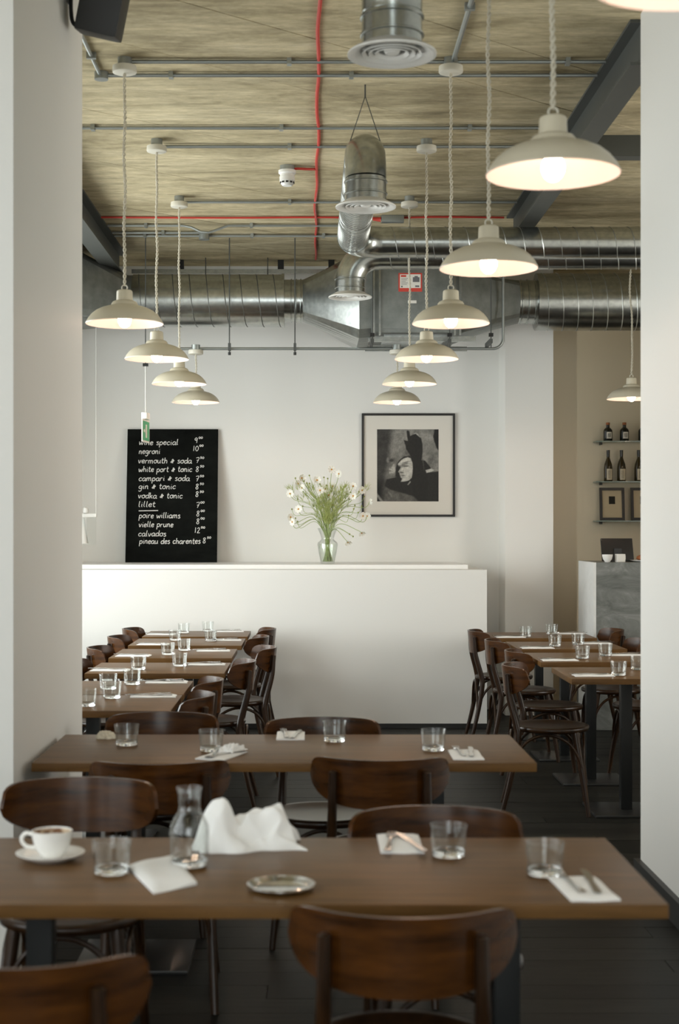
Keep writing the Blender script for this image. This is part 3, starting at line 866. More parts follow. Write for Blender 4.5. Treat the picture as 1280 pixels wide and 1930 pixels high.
def chair(x, y, face, label, group):
    """face: direction the sitter looks, degrees from +y (counter-clockwise)"""
    t = thing('bentwood_chair', label, 'chair', (x, y, 0), R(face), group)
    for k, me in CH.items():
        link(NAME.get(k, k), me, t)
    return t
G1, G2, G3 = 'chairs at the two near tables', 'chairs of the left row of small tables', 'chairs of the right row of small tables'
chair(.19, 3.085, -3, 'brown bentwood chair in the foreground with its back to us, right of centre', G1)
chair(-.512, 2.76, 0, 'brown bentwood chair cut off at the bottom left corner', G1)
chair(-.668, 4.175, 180, 'bentwood chair facing us behind the coffee cup at the near table', G1)
chair(.324, 3.72, 180, 'bentwood chair facing us at the near table, right of centre', G1)
chair(-.496, 4.93, 4, 'bentwood chair turned away at second table, behind the glass carafe', G1)
chair(.235, 5.005, -3, 'bentwood chair turned away at second table, right of centre', G1)
chair(-.587, 5.755, 180, 'bentwood chair on the far side of second table, left, near the pillar', G1)
chair(.047, 5.60, 180, 'bentwood chair on the far side of second table, centre', G1)
ORD = ['first', 'second', 'third', 'fourth', 'fifth', 'sixth']
LT = [(10.76, 11.36), (9.93, 10.58), (8.97, 9.66), (8.02, 8.67), (7.00, 7.63), (6.37, 6.98)]
LTX = [(-1.22, -.455), (-1.22, -.46), (-1.22, -.475), (-1.22, -.465), (-1.35, -.60), (-1.35, -.60)]
rear = [-.27, -.30, -.225, -.32, -.443, -.443]
for i, ((y0, y1), xr) in enumerate(zip(LT, rear)):
    chair(xr - .25, (y0 + y1) / 2 + (0, .02, 0, 0, 0, -.02)[i], 90 + (0, -4, 6, 0, 0, 0)[i], 'dark bentwood chair right of the %s left-row table from the half wall' % ORD[i], G2)
for i in range(4):
    y0, y1 = LT[i]
    chair(-1.385 + .25, (y0 + y1) / 2, -90, 'dark bentwood chair left of the %s left-row table from the half wall' % ORD[i], G2)
RT = [(10.62, 11.22), (9.65, 10.28), (8.70, 9.37), (7.73, 8.38)]
RTX = [(1.31, 2.05), (1.35, 2.06), (1.35, 2.06), (1.36, 2.06)]
rr = [(1.165, 10.85), (1.18, 9.92), (1.20, 9.05), (1.06, 8.1)]
for i, (xr, y) in enumerate(rr):
    chair(xr + .25, y, -90 + (0, 0, 0, -8)[i], 'dark bentwood chair left of the %s right-row table from the back' % ORD[i], G3)
for i, (xr, y) in enumerate(((2.30, 10.98), (2.28, 9.98), (2.30, 9.05), (2.30, 8.1))):
    chair(xr - .25, y, 90, 'dark bentwood chair right of the %s right-row table from the back' % ORD[i], G3)

# ================================================================== tables
TH = .75
def table(x0, x1, y0, y1, cols, label, group, foot=.4):
    t = thing('cafe_table', label, 'table', ((x0 + x1) / 2, (y0 + y1) / 2, 0), 0, group)
    cx, cy = (x0 + x1) / 2, (y0 + y1) / 2
    MB().box(x0 - cx, x1 - cx, y0 - cy, y1 - cy, TH - .03, TH, .003).build('table_top', M['tabletop'], t)
    for c in cols:
        c -= cx
        MB().box(c - .03, c + .03, -.03, .03, .014, TH - .036, .004).build('column', M['iron'], t)
        MB().box(c - foot / 2, c + foot / 2, -.20, .20, 0, .014, .004).build('base_plate', M['plate_steel'], t)
        MB().box(c - .15, c + .15, -.15, .15, TH - .036, TH - .03).build('top_plate', M['iron'], t, False)
    return t
table(-.945, .745, 3.085, 3.755, (-.62, .45), 'long brown table in the foreground with coffee cup and carafe', 'long dining tables')
table(-.93, .755, 4.95, 5.64, (-.62, .445), 'long brown second table behind the foreground table', 'long dining tables')
for i, ((y0, y1), (x0, x1)) in enumerate(zip(LT, LTX)):
    table(x0, x1, y0, y1, ((x0 + x1) / 2,), 'small brown table, %s from the half wall in the left row' % ORD[i], 'small tables of the left row')
for i, ((y0, y1), (x0, x1)) in enumerate(zip(RT, RTX)):
    table(x0, x1, y0, y1, ((x0 + x1) / 2,), 'small brown table, %s from the back in the right row' % ORD[i], 'small tables of the right row')

# ================================================================== glasses
tum = [(.0395, .0140), (.0420, .045), (.0448, .0735), (.0445, .0755), (.0433, .0755), (.0428, .0735), (.0402, .045), (.0372, .0140)]
GM = MB().lathe(tum, 36, close=True).mesh('tumbler_wall', M['glass'], True, 60)
GB = MB().lathe([(0, 0), (.034, 0), (.038, .0025), (.0394, .0139), (.0370, .0160), (.031, .0130), (0, .0122)], 36).mesh('tumbler_base', M['glass_solid'], True, 60)
GLG = 'clear water tumblers'
def tumbler(x, y, label, s=1.0, z=TH):
    o = thing('water_glass', label, 'glass', (x, y, z + .0003), 0, GLG)
    link('glass_wall', GM, o)
    link('glass_base', GB, o)
    return o
def tum_px(px, py, label, s=1.0):
    p = on(px, py, TH)
    return tumbler(p.x, p.y + .03, label, s)
tum_px(207, 1652, 'clear tumbler on near table between coffee cup and carafe')
tum_px(848, 1619, 'clear tumbler on near table beside the far napkin, right of centre')
tum_px(1031, 1655, 'clear tumbler on near table at the right end by fork and knife')
tum_px(237, 1407, 'clear tumbler on second table at the left beside crumpled tissue')
tum_px(397, 1418, 'clear tumbler on second table above the left chair back')
tum_px(631, 1400, 'clear tumbler on second table at its far edge, centre')
tum_px(818, 1417, 'clear tumbler on second table beside the right napkin')
LG = [[(346.7, 1194), (392, 1189)], [(330, 1208), (397, 1209)], [(316.5, 1235), (347, 1227)], [(261, 1263), (338.5, 1256.5)], [(249, 1291), (204, 1300)], [(211, 1317), (163, 1332)]]
for i, pr in enumerate(LG):
    pr = sorted(pr)
    for k, (a_, b_) in enumerate(pr):
        p = on(a_, b_, TH)
        yy = min(max(p.y + .02, LT[i][0] + .06), LT[i][1] - .06)
        tumbler((a_ - VX) * yy / FPX, yy, '%s tumbler on the %s left-row table from the half wall' % (('left', 'right')[k], ORD[i]))
RG = [[(991, 1201), (1040, 1196)], [(1046, 1219), (1089.7, 1216)], [(1098, 1242), (1141, 1237)], [(1166, 1274), (1203, 1263)]]
for i, pr in enumerate(RG):
    for k, (a_, b_) in enumerate(pr):
        p = on(a_, b_, TH)
        yy = min(max(p.y + .02, RT[i][0] + .06), RT[i][1] - .06)
        tumbler((a_ - VX) * yy / FPX, yy, '%s tumbler on the %s right-row table from the back' % (('left', 'right')[k], ORD[i]))

# ================================================================== napkins and cutlery
def napkin_mesh(w, d, seed, h=.009):
    random.seed(seed)
    nx, ny = 14, 9
    top, bot = [], []
    for i in range(nx + 1):
        for j in range(ny + 1):
            u, v = i / nx, j / ny
            e = min(u, 1 - u, v * d / w, (1 - v) * d / w)
            hh = h * (1 - math.exp(-e * 40)) * .55 + h * .4 + .0012 * math.sin(u * 9 + seed) * math.sin(v * 7 + seed * 2)
            wob = .0025 * math.sin(v * 8 + seed) * (1 if i in (0, nx) else .3)
            top.append(((u - .5) * w + wob, (v - .5) * d, hh))
            bot.append(((u - .5) * w + wob, (v - .5) * d, 0.0))
    W = ny + 1
    n = len(top)
    fs = []
    for i in range(nx):
        for j in range(ny):
            q = (i * W + j, (i + 1) * W + j, (i + 1) * W + j + 1, i * W + j + 1)
            fs += [q, tuple(n + k for k in reversed(q))]
    for i in range(nx):
        fs += [(i * W, n + i * W, n + (i + 1) * W, (i + 1) * W), (i * W + ny, (i + 1) * W + ny, n + (i + 1) * W + ny, n + i * W + ny)]
    for j in range(ny):
        fs += [(j, j + 1, n + j + 1, n + j), (nx * W + j, n + nx * W + j, n + nx * W + j + 1, nx * W + j + 1)]
    return MB().add(top + bot, fs).mesh('napkin', M['linen'], True, 50)
NM = napkin_mesh(.21, .105, 1)
def flat(pl, z0, h):       # outline extruded
    return MB().prism(pl, h, z0)
kn = [(-.11, -.005), (-.10, -.0085), (-.02, -.006), (0, -.0055), (.01, -.009), (.07, -.010), (.10, -.006), (.11, .004), (.10, .0085), (.01, .0075), (0, .0055), (-.02, .006), (-.10, .0085), (-.11, .005)]
KM = flat(kn, 0, .0025).mesh('knife', M['chrome'], False)
fk = [(-.10, -.004), (-.095, -.0085), (-.05, -.0055), (.02, -.003), (.04, -.005), (.05, -.011), (.098, -.0115), (.098, -.0088), (.062, -.0075), (.062, -.005), (.1, -.0045), (.1, -.0018), (.062, -.0012), (.062, .0012), (.1, .0018), (.1, .0045), (.062, .005), (.062, .0075), (.098, .0088), (.098, .0115), (.05, .011), (.04, .005), (.02, .003), (-.05, .0055), (-.095, .0085), (-.10, .004)]
mb = flat(fk, 0, .002)
mb.v = [(x, y_, z + (.010 * math.exp(-((x - .03) / .03) ** 2) * .5 + max(0, x - .05) * .10)) for x, y_, z in mb.v]
FM = mb.mesh('fork', M['chrome'], False)
def setting(x, y, rz, where, nap_label=None, spread=.022, shift=0.0, tilt=(0, 0), nap=True):
    if nap:
        tag(link('napkin', NM, None, (x, y, TH + .0003), (0, 0, rz)), nap_label or ('folded white napkin ' + where), 'napkin', 'folded white napkins')
    c, s = math.cos(rz), math.sin(rz)
    for sg, me, nm in ((1, FM, 'fork'), (-1, KM, 'knife')):
        o_ = sg * spread
        px_, py_ = x + c * shift - s * o_, y + s * shift + c * o_
        tag(link(nm, me, None, (px_, py_, TH + .0102), (0, 0, rz + (tilt[0] if sg > 0 else tilt[1]))), 'steel %s on the napkin %s' % (nm, where), nm, 'table cutlery')
LN = [[(299, 1194), (433, 1187)], [(289, 1213), (436, 1205)], [(252, 1234.5), (402, 1225)], [(208, 1262), (393, 1251)], [None, (317, 1284.7)], [None, (299, 1310.6)]]
for i, pr in enumerate(LN):
    for k, q in enumerate(pr):
        if not q: continue
        p = on(q[0], q[1] + 2, TH)
        x0, x1 = LTX[i]
        yy = min(max(p.y, LT[i][0] + .075), LT[i][1] - .075)
        xx = (q[0] - VX) * yy / FPX
        xx = min(max(xx, x0 + .12), x1 - .13)
        setting(xx, yy, R(2) if k else R(180 - 3), '%s on %s left-row table from half wall' % (('left', 'right')[k], ORD[i]), None, .02, .02 if k == 0 else -.02, (R(6), R(-4)))
RN = [[(956, 1200), (1073, 1192.5)], [(1013, 1220.4), (1129, 1211)], [(1051, 1242.7), (1180, 1233)], [(1119, 1272), None]]
for i, pr in enumerate(RN):
    for k, q in enumerate(pr):
        if not q: continue
        p = on(q[0], q[1] + 2, TH)
        x0, x1 = RTX[i]
        yy = min(max(p.y, RT[i][0] + .075), RT[i][1] - .075)
        xx = min(max((q[0] - VX) * yy / FPX, x0 + .13), x1 - .12)
        setting(xx, yy, R(180 + 2) if k == 0 else R(2), '%s on %s right-row table from back' % (('left', 'right')[k], ORD[i]), None, .02, .02, (R(5), R(-5)))
# near and second table settings: napkins lie lengthwise
p = on(1100, 1677, TH); setting(p.x, p.y, R(90 + 4), 'at right end of near table', 'folded white napkin with fork and knife at right end of near table', .024, .035, (R(4), R(-6)))
p = on(754, 1592, TH); setting(p.x, p.y, R(90), 'on far side of near table', 'folded white napkin on far side of near table, right of centre', .026, -.02, (R(-7), R(14)))
p = on(878, 1424, TH); setting(p.x, p.y, R(90), 'at right end of second table', 'folded white napkin at right end of second table', .02, .02, (R(4), R(-5)))
p = on(548, 1388, TH); setting(p.x, p.y, R(90), 'at far edge of second table', 'folded white napkin at far edge of second table, centre', .022, .0, (R(5), R(-8)))
p = on(418, 1424, TH); setting(p.x, p.y - .01, R(70), 'behind the left chair back on second table', 'white napkin with cutlery beside tumbler on second table, left of centre', .022, .0, (R(15), R(-18)))

# folded napkin dropped in front of the carafe
cs = [on(240, 1636, TH), on(324, 1612, TH), on(371, 1668, TH), on(290, 1686, TH)]
random.seed(4)
vs, fs = [], []
N = 12
for s_ in (1, 0):
    for i in range(N + 1):
        for j in range(N + 1):
            u, v = i / N, j / N
            q = cs[0].lerp(cs[1], u).lerp(cs[3].lerp(cs[2], u), v)
            e = min(u, 1 - u, v, 1 - v)
            z = (.004 + .008 * (1 - math.exp(-e * 14)) + .003 * math.sin(u * 5 + v * 3) + .006 * math.exp(-((v - .80) / .1) ** 2 - ((u - .45) / .3) ** 2)) if s_ else 0.0
            vs.append((q.x, q.y, TH + .0003 + z))
W = N + 1
n = W * W
for i in range(N):
    for j in range(N):
        q = (i * W + j, (i + 1) * W + j, (i + 1) * W + j + 1, i * W + j + 1)
        fs += [q, tuple(n + k for k in reversed(q))]
    fs += [(i * W, n + i * W, n + (i + 1) * W, (i + 1) * W), (i * W + N, (i + 1) * W + N, n + (i + 1) * W + N, n + i * W + N), (i, i + 1, n + i + 1, n + i), (N * W + i, n + N * W + i, n + N * W + i + 1, N * W + i + 1)]
tag(MB().add(vs, fs).build('napkin', M['linen'], None, True, 50), 'flat folded white napkin lying in front of the glass carafe', 'napkin', 'folded white napkins')

# crumpled napkins: a cloth with folds, standing in peaks
def crumple(name, label, lobes, size, rz, loc, matl, seed, fold=.012, base=.012, cat='napkin'):
    random.seed(seed)
    nx, ny = 64, 36
    ph = [random.uniform(0, 6.28) for _ in range(8)]
    top = []
    for i in range(nx + 1):
        for j in range(ny + 1):
            u, v = i / nx * 2 - 1, j / ny * 2 - 1
            ed = 1 + .10 * math.sin(5 * u + ph[0]) * math.cos(3 * v + ph[1]) + .06 * math.sin(11 * v + ph[2])
            x, y_ = u * size[0] * ed, v * size[1] * (1 + .16 * math.sin(4 * u + ph[3]) + .07 * math.sin(9 * u + ph[4]))
            z = base
            for (lx, ly, sx, sy, h) in lobes:
                z += h * math.exp(-(abs((u - lx) / sx) ** 3.2) - (abs((v - ly) / sy) ** 3.0))
            env = max(0, 1 - max(abs(u), abs(v)) ** 9)
            q1 = math.sin(7 * u + 3.2 * v + ph[5]) ; q2 = math.sin(-5 * u + 8 * v + ph[6]); q3 = math.sin(13 * u + 5 * v + ph[7])
            z = z * (.12 + .88 * env) + fold * env * (1 - abs(q1)) * 1.1 + fold * .7 * env * (1 - abs(q2)) + fold * .35 * q3 * env
            x += fold * .8 * q2 * env
            y_ += fold * .6 * q1 * env
            top.append((x, y_, max(.002, z)))
    W = ny + 1
    fs = []
    for i in range(nx):
        for j in range(ny):
            fs.append((i * W + j, (i + 1) * W + j, (i + 1) * W + j + 1, i * W + j + 1))
    n = len(top)
    bot = [(x, y_, max(0.0, z - .003)) for x, y_, z in top]
    fs += [tuple(n + k for k in reversed(q)) for q in fs]
    for i in range(nx):
        fs += [(i * W, n + i * W, n + (i + 1) * W, (i + 1) * W), (i * W + ny, (i + 1) * W + ny, n + (i + 1) * W + ny, n + i * W + ny)]
    for j in range(ny):
        fs += [(j, j + 1, n + j + 1, n + j), (nx * W + j, n + nx * W + j, n + nx * W + j + 1, nx * W + j + 1)]
    o = MB().add(top + bot, fs).build(name, matl, None, True, 70)
    o.location = loc
    o.rotation_euler = (0, 0, rz)
    return tag(o, label, cat)
p = on(466, 1596, TH)
crumple('napkin', 'large crumpled white napkin heaped beside the carafe on near table', [(-.66, -.1, .30, .72, .072), (-.15, .1, .55, .6, .044), (.30, .15, .40, .6, .034), (.76, .1, .36, .70, .064)], (.122, .066), R(9), (p.x, p.y, TH + .0005), M['linen'], 11, .007)
p = on(205, 1390, TH)
crumple('paper_napkin', 'small crumpled cream tissue beside left tumbler on second table', [(0, 0, .8, .8, .010)], (.035, .05), R(10), (p.x - .01, p.y, TH + .0005), M['linen_cream'], 4, .006, .006)
p = on(436, 1420, TH)
crumple('paper_napkin', 'small crumpled white tissue beside cutlery on second table', [(0, 0, .8, .8, .012)], (.03, .05), R(-20), (p.x, p.y, TH + .0105), M['linen'], 8, .007, .004)

# ================================================================== coffee cup, saucer, carafe, tray
p = on(95, 1620, TH)
t = thing('saucer', 'white china saucer under the coffee cup on near table', 'saucer', (p.x, p.y, TH + .0003))
MB().lathe([(0, 0), (.045, 0), (.047, .002), (.062, .007), (.080, .016), (.081, .018), (.079, .0185), (.06, .0105), (.036, .006), (0, .006)], 44).build('dish', M['china'], t, True, 60)
c = thing('coffee_cup', 'white coffee cup with foam stains on its saucer', 'cup', (p.x + .004, p.y, TH + .0066), R(180))
MB().lathe([(0, 0), (.024, 0), (.026, .003), (.028, .006), (.040, .022), (.0465, .045), (.048, .062), (.0465, .0625), (.0445, .045), (.038, .024), (.026, .010), (0, .008)], 44).build('bowl', M['china'], c, True, 60)
MB().tube(catmull([(.044, 0, .052), (.060, 0, .056), (.071, 0, .047), (.070, 0, .034), (.058, 0, .024), (.040, 0, .022)], 6), .0048, 8).build('handle', M['china'], c)
MB().lathe([(0, .028), (.0405, .0285)], 30).build('coffee', M['coffee'], c)
MB().lathe([(.0449, .047), (.0462, .058), (.0458, .0585), (.0444, .047)], 30, close=True).build('foam_ring', M['coffee'], c)
p = on(357, 1632, TH)
t = thing('carafe', 'clear glass carafe with narrow neck on near table', 'carafe', (p.x, p.y, TH + .0003))
MB().lathe([(0, 0), (.036, 0), (.041, .004), (.0425, .014), (.038, .0135), (0, .0105)], 44).build('foot', M['glass_solid'], t, True, 60)
MB().lathe([(.0426, .0145), (.0455, .03), (.0465, .075), (.045, .092), (.036, .112), (.026, .126), (.0245, .140), (.0265, .165), (.0305, .182), (.0295, .183), (.0245, .165), (.0225, .140), (.024, .128), (.034, .112), (.0425, .092), (.0435, .075), (.0425, .03), (.0405, .0145)], 44, close=True).build('vessel', M['glass'], t, True, 60)
p = on(530, 1676, TH)
t = thing('metal_tray', 'small round silver bill tray on near table', 'tray', (p.x, p.y, TH + .0003))
MB().lathe([(0, 0), (.058, 0), (.062, .002), (.071, .010), (.073, .011), (.0735, .009), (.0738, .011), (.073, .013), (.069, .0115), (.060, .004), (.056, .003), (0, .003)], 48).build('dish', M['silver'], t, True, 50)
MB().tube(arc((0, 0, .0115), .072, 0, 2 * PI, 48, (1, 0, 0), (0, 1, 0))[:-1], .0022, 6, closed=True).build('rim', M['silver'], t)

# ================================================================== chalkboard with its menu
FONT = {
 'a': (1.0, [[(.85, .8), (.5, 1), (.1, .7), (.08, .25), (.35, 0), (.7, .25), (.85, .8)], [(.88, .95), (.82, .3), (.92, 0), (1.1, .1)]]),
 'b': (.95, [[(.1, 1.8), (.1, .0)], [(.1, .6), (.4, 1), (.8, .75), (.8, .25), (.45, 0), (.1, .2)]]),
 'c': (.85, [[(.8, .8), (.5, 1), (.15, .75), (.08, .3), (.4, 0), (.8, .2)]]),
 'd': (1.0, [[(.85, .7), (.5, 1), (.12, .7), (.1, .25), (.4, 0), (.8, .3)], [(.9, 1.8), (.85, .3), (1.0, 0)]]),
 'e': (.85, [[(.1, .5), (.7, .6), (.7, .9), (.4, 1), (.1, .7), (.1, .25), (.4, 0), (.8, .2)]]),
 'g': (.95, [[(.8, .8), (.45, 1), (.1, .7), (.15, .25), (.5, .15), (.8, .5)], [(.85, .95), (.8, .1), (.7, -.5), (.35, -.75), (.05, -.5)]]),
 'h': (.95, [[(.12, 1.8), (.1, 0)], [(.1, .55), (.4, 1), (.72, .8), (.75, 0)]]),
 'i': (.45, [[(.2, .95), (.18, .2), (.35, 0)], [(.2, 1.35), (.22, 1.42)]]),
 'k': (.9, [[(.12, 1.8), (.1, 0)], [(.75, 1), (.15, .45)], [(.3, .55), (.8, 0)]]),
 'l': (.5, [[(.2, 1.8), (.15, .3), (.4, 0)]]),
 'm': (1.45, [[(.1, 1), (.1, 0)], [(.1, .6), (.4, 1), (.62, .8), (.62, 0)], [(.62, .6), (.95, 1), (1.18, .8), (1.2, .15), (1.35, 0)]]),
 'n': (.95, [[(.1, 1), (.1, 0)], [(.1, .55), (.42, 1), (.7, .8), (.72, .15), (.9, 0)]]),
 'o': (.95, [[(.45, 1), (.1, .7), (.1, .25), (.45, 0), (.8, .25), (.8, .75), (.45, 1), (.75, .95), (1.0, .9)]]),
 'p': (.95, [[(.12, 1), (.08, -.8)], [(.1, .65), (.45, 1), (.8, .75), (.78, .25), (.45, 0), (.12, .2)]]),
 'r': (.75, [[(.12, 1), (.1, 0)], [(.1, .55), (.35, .95), (.68, .9)]]),
 's': (.75, [[(.65, .88), (.35, 1), (.12, .78), (.55, .42), (.6, .1), (.3, 0), (.05, .12)]]),
 't': (.7, [[(.3, 1.6), (.25, .3), (.5, 0), (.65, .15)], [(.02, 1.05), (.65, 1.1)]]),
 'u': (1.0, [[(.1, 1), (.1, .3), (.35, 0), (.7, .3), (.8, 1)], [(.8, .9), (.8, .2), (1.0, 0)]]),
 'v': (.85, [[(.05, 1), (.35, 0), (.75, 1)]]),
 'w': (1.25, [[(.05, 1), (.25, 0), (.6, .8)], [(.6, .8), (.85, 0), (1.15, 1)]]),
 '&': (1.1, [[(1.0, .9), (.35, .2), (.1, .35), (.3, .65), (.75, .8), (.6, 1.25), (.4, 1.0), (.7, 0)]]),
 '0': (.9, [[(.45, 1), (.12, .7), (.12, .3), (.45, 0), (.78, .3), (.78, .7), (.45, 1)]]),
 '1': (.5, [[(.25, 1), (.22, 0)]]),
 '2': (.85, [[(.1, .8), (.4, 1), (.65, .75), (.1, 0)], [(.1, 0), (.8, .02)]]),
 '5': (.85, [[(.7, 1), (.25, .98)], [(.25, .98), (.2, .55), (.55, .6), (.7, .3), (.4, 0), (.1, .08)]]),
 '7': (.85, [[(.05, .95), (.75, 1), (.35, 0)], [(.2, .5), (.7, .52)]]),
 '8': (.85, [[(.65, .9), (.4, 1), (.15, .8), (.6, .35), (.55, .05), (.3, 0), (.12, .25), (.55, .7), (.65, .9)]]),
 '9': (.85, [[(.65, .85), (.4, 1), (.12, .75), (.3, .5), (.65, .7)], [(.67, .9), (.6, 0)]]),
}
def chalk_text(txt, x, z, width, xh, lw, seed):
    """stroke lettering on the board's own plane (x right, z up, y = 0 faces the room)"""
    random.seed(seed)
    tot = sum(.75 if ch == ' ' else FONT[ch][0] + .12 for ch in txt)
    sx = width / tot
    words_ = [MB()]
    cx = 0.0
    for ch in txt:
        if ch == ' ':
            cx += .75
            words_.append(MB())
            continue
        mb = words_[-1]
        wd, strokes = FONT[ch]
        jz = random.uniform(-.06, .06)
        for st in strokes:
            pts = catmull(st, 5) if len(st) > 2 else st
            P = [(x + (cx + px_ + .10 * py_) * sx, z + (py_ + jz) * xh) for px_, py_ in pts]
            L, Rr = [], []
            for i in range(len(P)):
                a_, b_ = P[max(i - 1, 0)], P[min(i + 1, len(P) - 1)]
                dx, dz = b_[0] - a_[0], b_[1] - a_[1]
                l = math.hypot(dx, dz) or 1
                nx_, nz_ = -dz / l * lw / 2, dx / l * lw / 2
                L.append((P[i][0] + nx_, 0, P[i][1] + nz_)); Rr.append((P[i][0] - nx_, 0, P[i][1] - nz_))
            k = len(P)
            mb.add(L + Rr, [(i, k + i, k + i + 1, i + 1) for i in range(k - 1)])
        cx += wd + .12
    return words_
b0, b1 = at(236, 1060, 12.40), at(409, 1060, 12.40)
BW, BH = b1.x - b0.x, 1.135
lean = math.asin(.165 / BH)
cb = thing('chalkboard', 'black chalkboard drinks menu leaning on the back wall', 'chalkboard', ((b0.x + b1.x) / 2, 12.40, 1.2515))
cb.rotation_euler = (-lean, 0, 0)
MB().box(-BW / 2, BW / 2, 0, .016, .0, BH, .002).build('board', M['board'], cb, False)
# picture pixels of the lettering -> board coordinates
def bx(px_): return (px_ - 322.5) / 173.0 * BW
def bz(py_): return (1060 - py_) / 253.0 * BH
C5 = lambda x_, y_: (140 + x_ / 3.2, 760 + y_ / 3.2)
menu = [('wine special', 378, 620, 247), ('negroni', 378, 510, 302), ('vermouth & soda', 375, 703, 360), ('white port & tonic', 378, 706, 412), ('campari & soda', 380, 692, 467), ('gin & tonic', 380, 608, 517), ('vodka & tonic', 378, 650, 573), ('lillet', 380, 486, 625), ('poire williams', 385, 638, 693), ('vielle prune', 385, 596, 747), ('calvados', 383, 554, 803), ('pineau des charentes', 390, 762, 848)]
prices = [('9', '00', 715, 235), ('10', '00', 707, 284), ('7', '50', 725, 358), ('8', '50', 725, 410), ('7', '50', 725, 470), ('8', '50', 725, 517), ('8', '50', 725, 565), ('7', '00', 730, 630), ('8', '00', 732, 682), ('8', '00', 732, 727), ('12', '00', 722, 782), ('8', '50', 772, 843)]
for k, (s_, x0, x1, yb) in enumerate(menu):
    a_ = C5(x0, yb); e_ = C5(x1, yb)
    for wmb in chalk_text(s_, bx(a_[0]), bz(a_[1]), bx(e_[0]) - bx(a_[0]), .027, .0056, k):
        wmb.build('chalk_word', M['chalk'], cb, False).location.y = -.0006
for k, (n_, s_, x0, yb) in enumerate(prices):
    a_ = C5(x0, yb)
    w_ = .052 if len(n_) == 2 else .034
    mb = chalk_text(n_, bx(a_[0]), bz(a_[1]), w_, .044, .0050, 40 + k)[0]
    mb2 = chalk_text(s_, bx(a_[0]) + w_ + .003, bz(a_[1]) + .036, .036, .017, .0045, 60 + k)[0]
    mb.add(mb2.v, mb2.f)
    o = mb.build('chalk_price', M['chalk'], cb, False)
    o.location.y = -.0006
a_, e_ = C5(383, 650), C5(501, 648)
o = MB().add([(bx(a_[0]), 0, bz(a_[1]) - .003), (bx(e_[0]), 0, bz(e_[1]) - .003), (bx(e_[0]), 0, bz(e_[1]) + .004), (bx(a_[0]), 0, bz(a_[1]) + .004)], [(0, 1, 2, 3)]).build('chalk_underline', M['chalk'], cb, False)
o.location.y = -.0006

# ================================================================== framed photograph
def picture(name, label, x0, x1, z0, z1, y, bar, matl, win, depth=.025, tilt=0.0):
    t = thing(name, label, 'picture', ((x0 + x1) / 2, y, z0))
    w_, h_ = x1 - x0, z1 - z0
    for (a_, b_, c_, d_) in ((-w_ / 2, w_ / 2, 0, bar), (-w_ / 2, w_ / 2, h_ - bar, h_), (-w_ / 2, -w_ / 2 + bar, bar, h_ - bar), (w_ / 2 - bar, w_ / 2, bar, h_ - bar)):
        MB().box(a_, b_, -depth, 0, c_, d_, .0015).build('frame_bar', M['frame'], t, False)
    MB().box(-w_ / 2 + bar, w_ / 2 - bar, -depth * .45, -.002, bar, h_ - bar).build('mount', matl, t, False)
    if tilt: t.rotation_euler = (tilt, 0, 0)
    return t
fp0, fp1 = at(682, 974, 12.575), at(858, 779, 12.575)
pic = picture('framed_photograph', 'large black framed monochrome photograph on the back wall', fp0.x, fp1.x, fp0.z, fp1.z, YB - .0005, .0185, M['mount'], None)
# the monochrome print: tones kept per vertex of a fine flat sheet
q0, q1 = at(711, 945, 12.575), at(827, 809, 12.575)
PWd, PHt = q1.x - q0.x, q1.z - q0.z
nx, ny = 116, 136
def sstep(a, b, x):
    t_ = min(1, max(0, (x - a) / (b - a)))
    return t_ * t_ * (3 - 2 * t_)
def ell(u, v, cx, cy, rx, ry, rot=0, soft=.25):
    c_, s_ = math.cos(rot), math.sin(rot)
    dx, dy = u - cx, v - cy
    a_, b_ = (dx * c_ + dy * s_) / rx, (-dx * s_ + dy * c_) / ry
    return 1 - sstep(1 - soft, 1 + soft, math.hypot(a_, b_))
def vnoise(x, y):
    def h(i, j):
        n_ = math.sin(i * 127.1 + j * 311.7) * 43758.5453
        return n_ - math.floor(n_)
    i, j = math.floor(x), math.floor(y)
    fx, fy = x - i, y - j
    fx, fy = fx * fx * (3 - 2 * fx), fy * fy * (3 - 2 * fy)
    return (h(i, j) * (1 - fx) + h(i + 1, j) * fx) * (1 - fy) + (h(i, j + 1) * (1 - fx) + h(i + 1, j + 1) * fx) * fy
def poly(x, y, pts, soft):
    """soft coverage of a polygon in the print's own 1280 x 1500 units"""
    xs, ys = [p_[0] for p_ in pts], [p_[1] for p_ in pts]
    if x < min(xs) - soft or x > max(xs) + soft or y < min(ys) - soft or y > max(ys) + soft: return 0.0
    inside, dm = False, 1e9
    for k in range(len(pts)):
        (ax, ay), (bx2, by2) = pts[k - 1], pts[k]
        if (ay > y) != (by2 > y) and x < (bx2 - ax) * (y - ay) / (by2 - ay) + ax: inside = not inside
        ex, ey = bx2 - ax, by2 - ay
        t_ = max(0, min(1, ((x - ax) * ex + (y - ay) * ey) / (ex * ex + ey * ey + 1e-9)))
        dm = min(dm, math.hypot(x - ax - t_ * ex, y - ay - t_ * ey))
    s_ = dm if inside else -dm
    return sstep(-soft, soft, s_)
P_RIGHT = [(1200, -20), (1300, -20), (1300, 470), (1235, 385), (1185, 240), (1165, 150)]
P_ARM = [(612, 40), (640, 18), (672, 40), (688, 140), (755, 105), (800, 88), (870, 140), (920, 190), (945, 300), (950, 450), (930, 640), (1000, 650), (1090, 760), (1130, 830), (1020, 860), (1045, 1000), (1060, 1520), (720, 1520), (740, 1100), (745, 760), (715, 590), (650, 480), (600, 410), (590, 340), (550, 215), (600, 235), (640, 240), (622, 130)]
P_COAT = [(200, 1040), (380, 990), (430, 1050), (520, 1110), (640, 1150), (740, 1060), (1040, 900), (1300, 870), (1300, 1520), (860, 1520), (760, 1400), (560, 1340), (300, 1270), (150, 1180)]
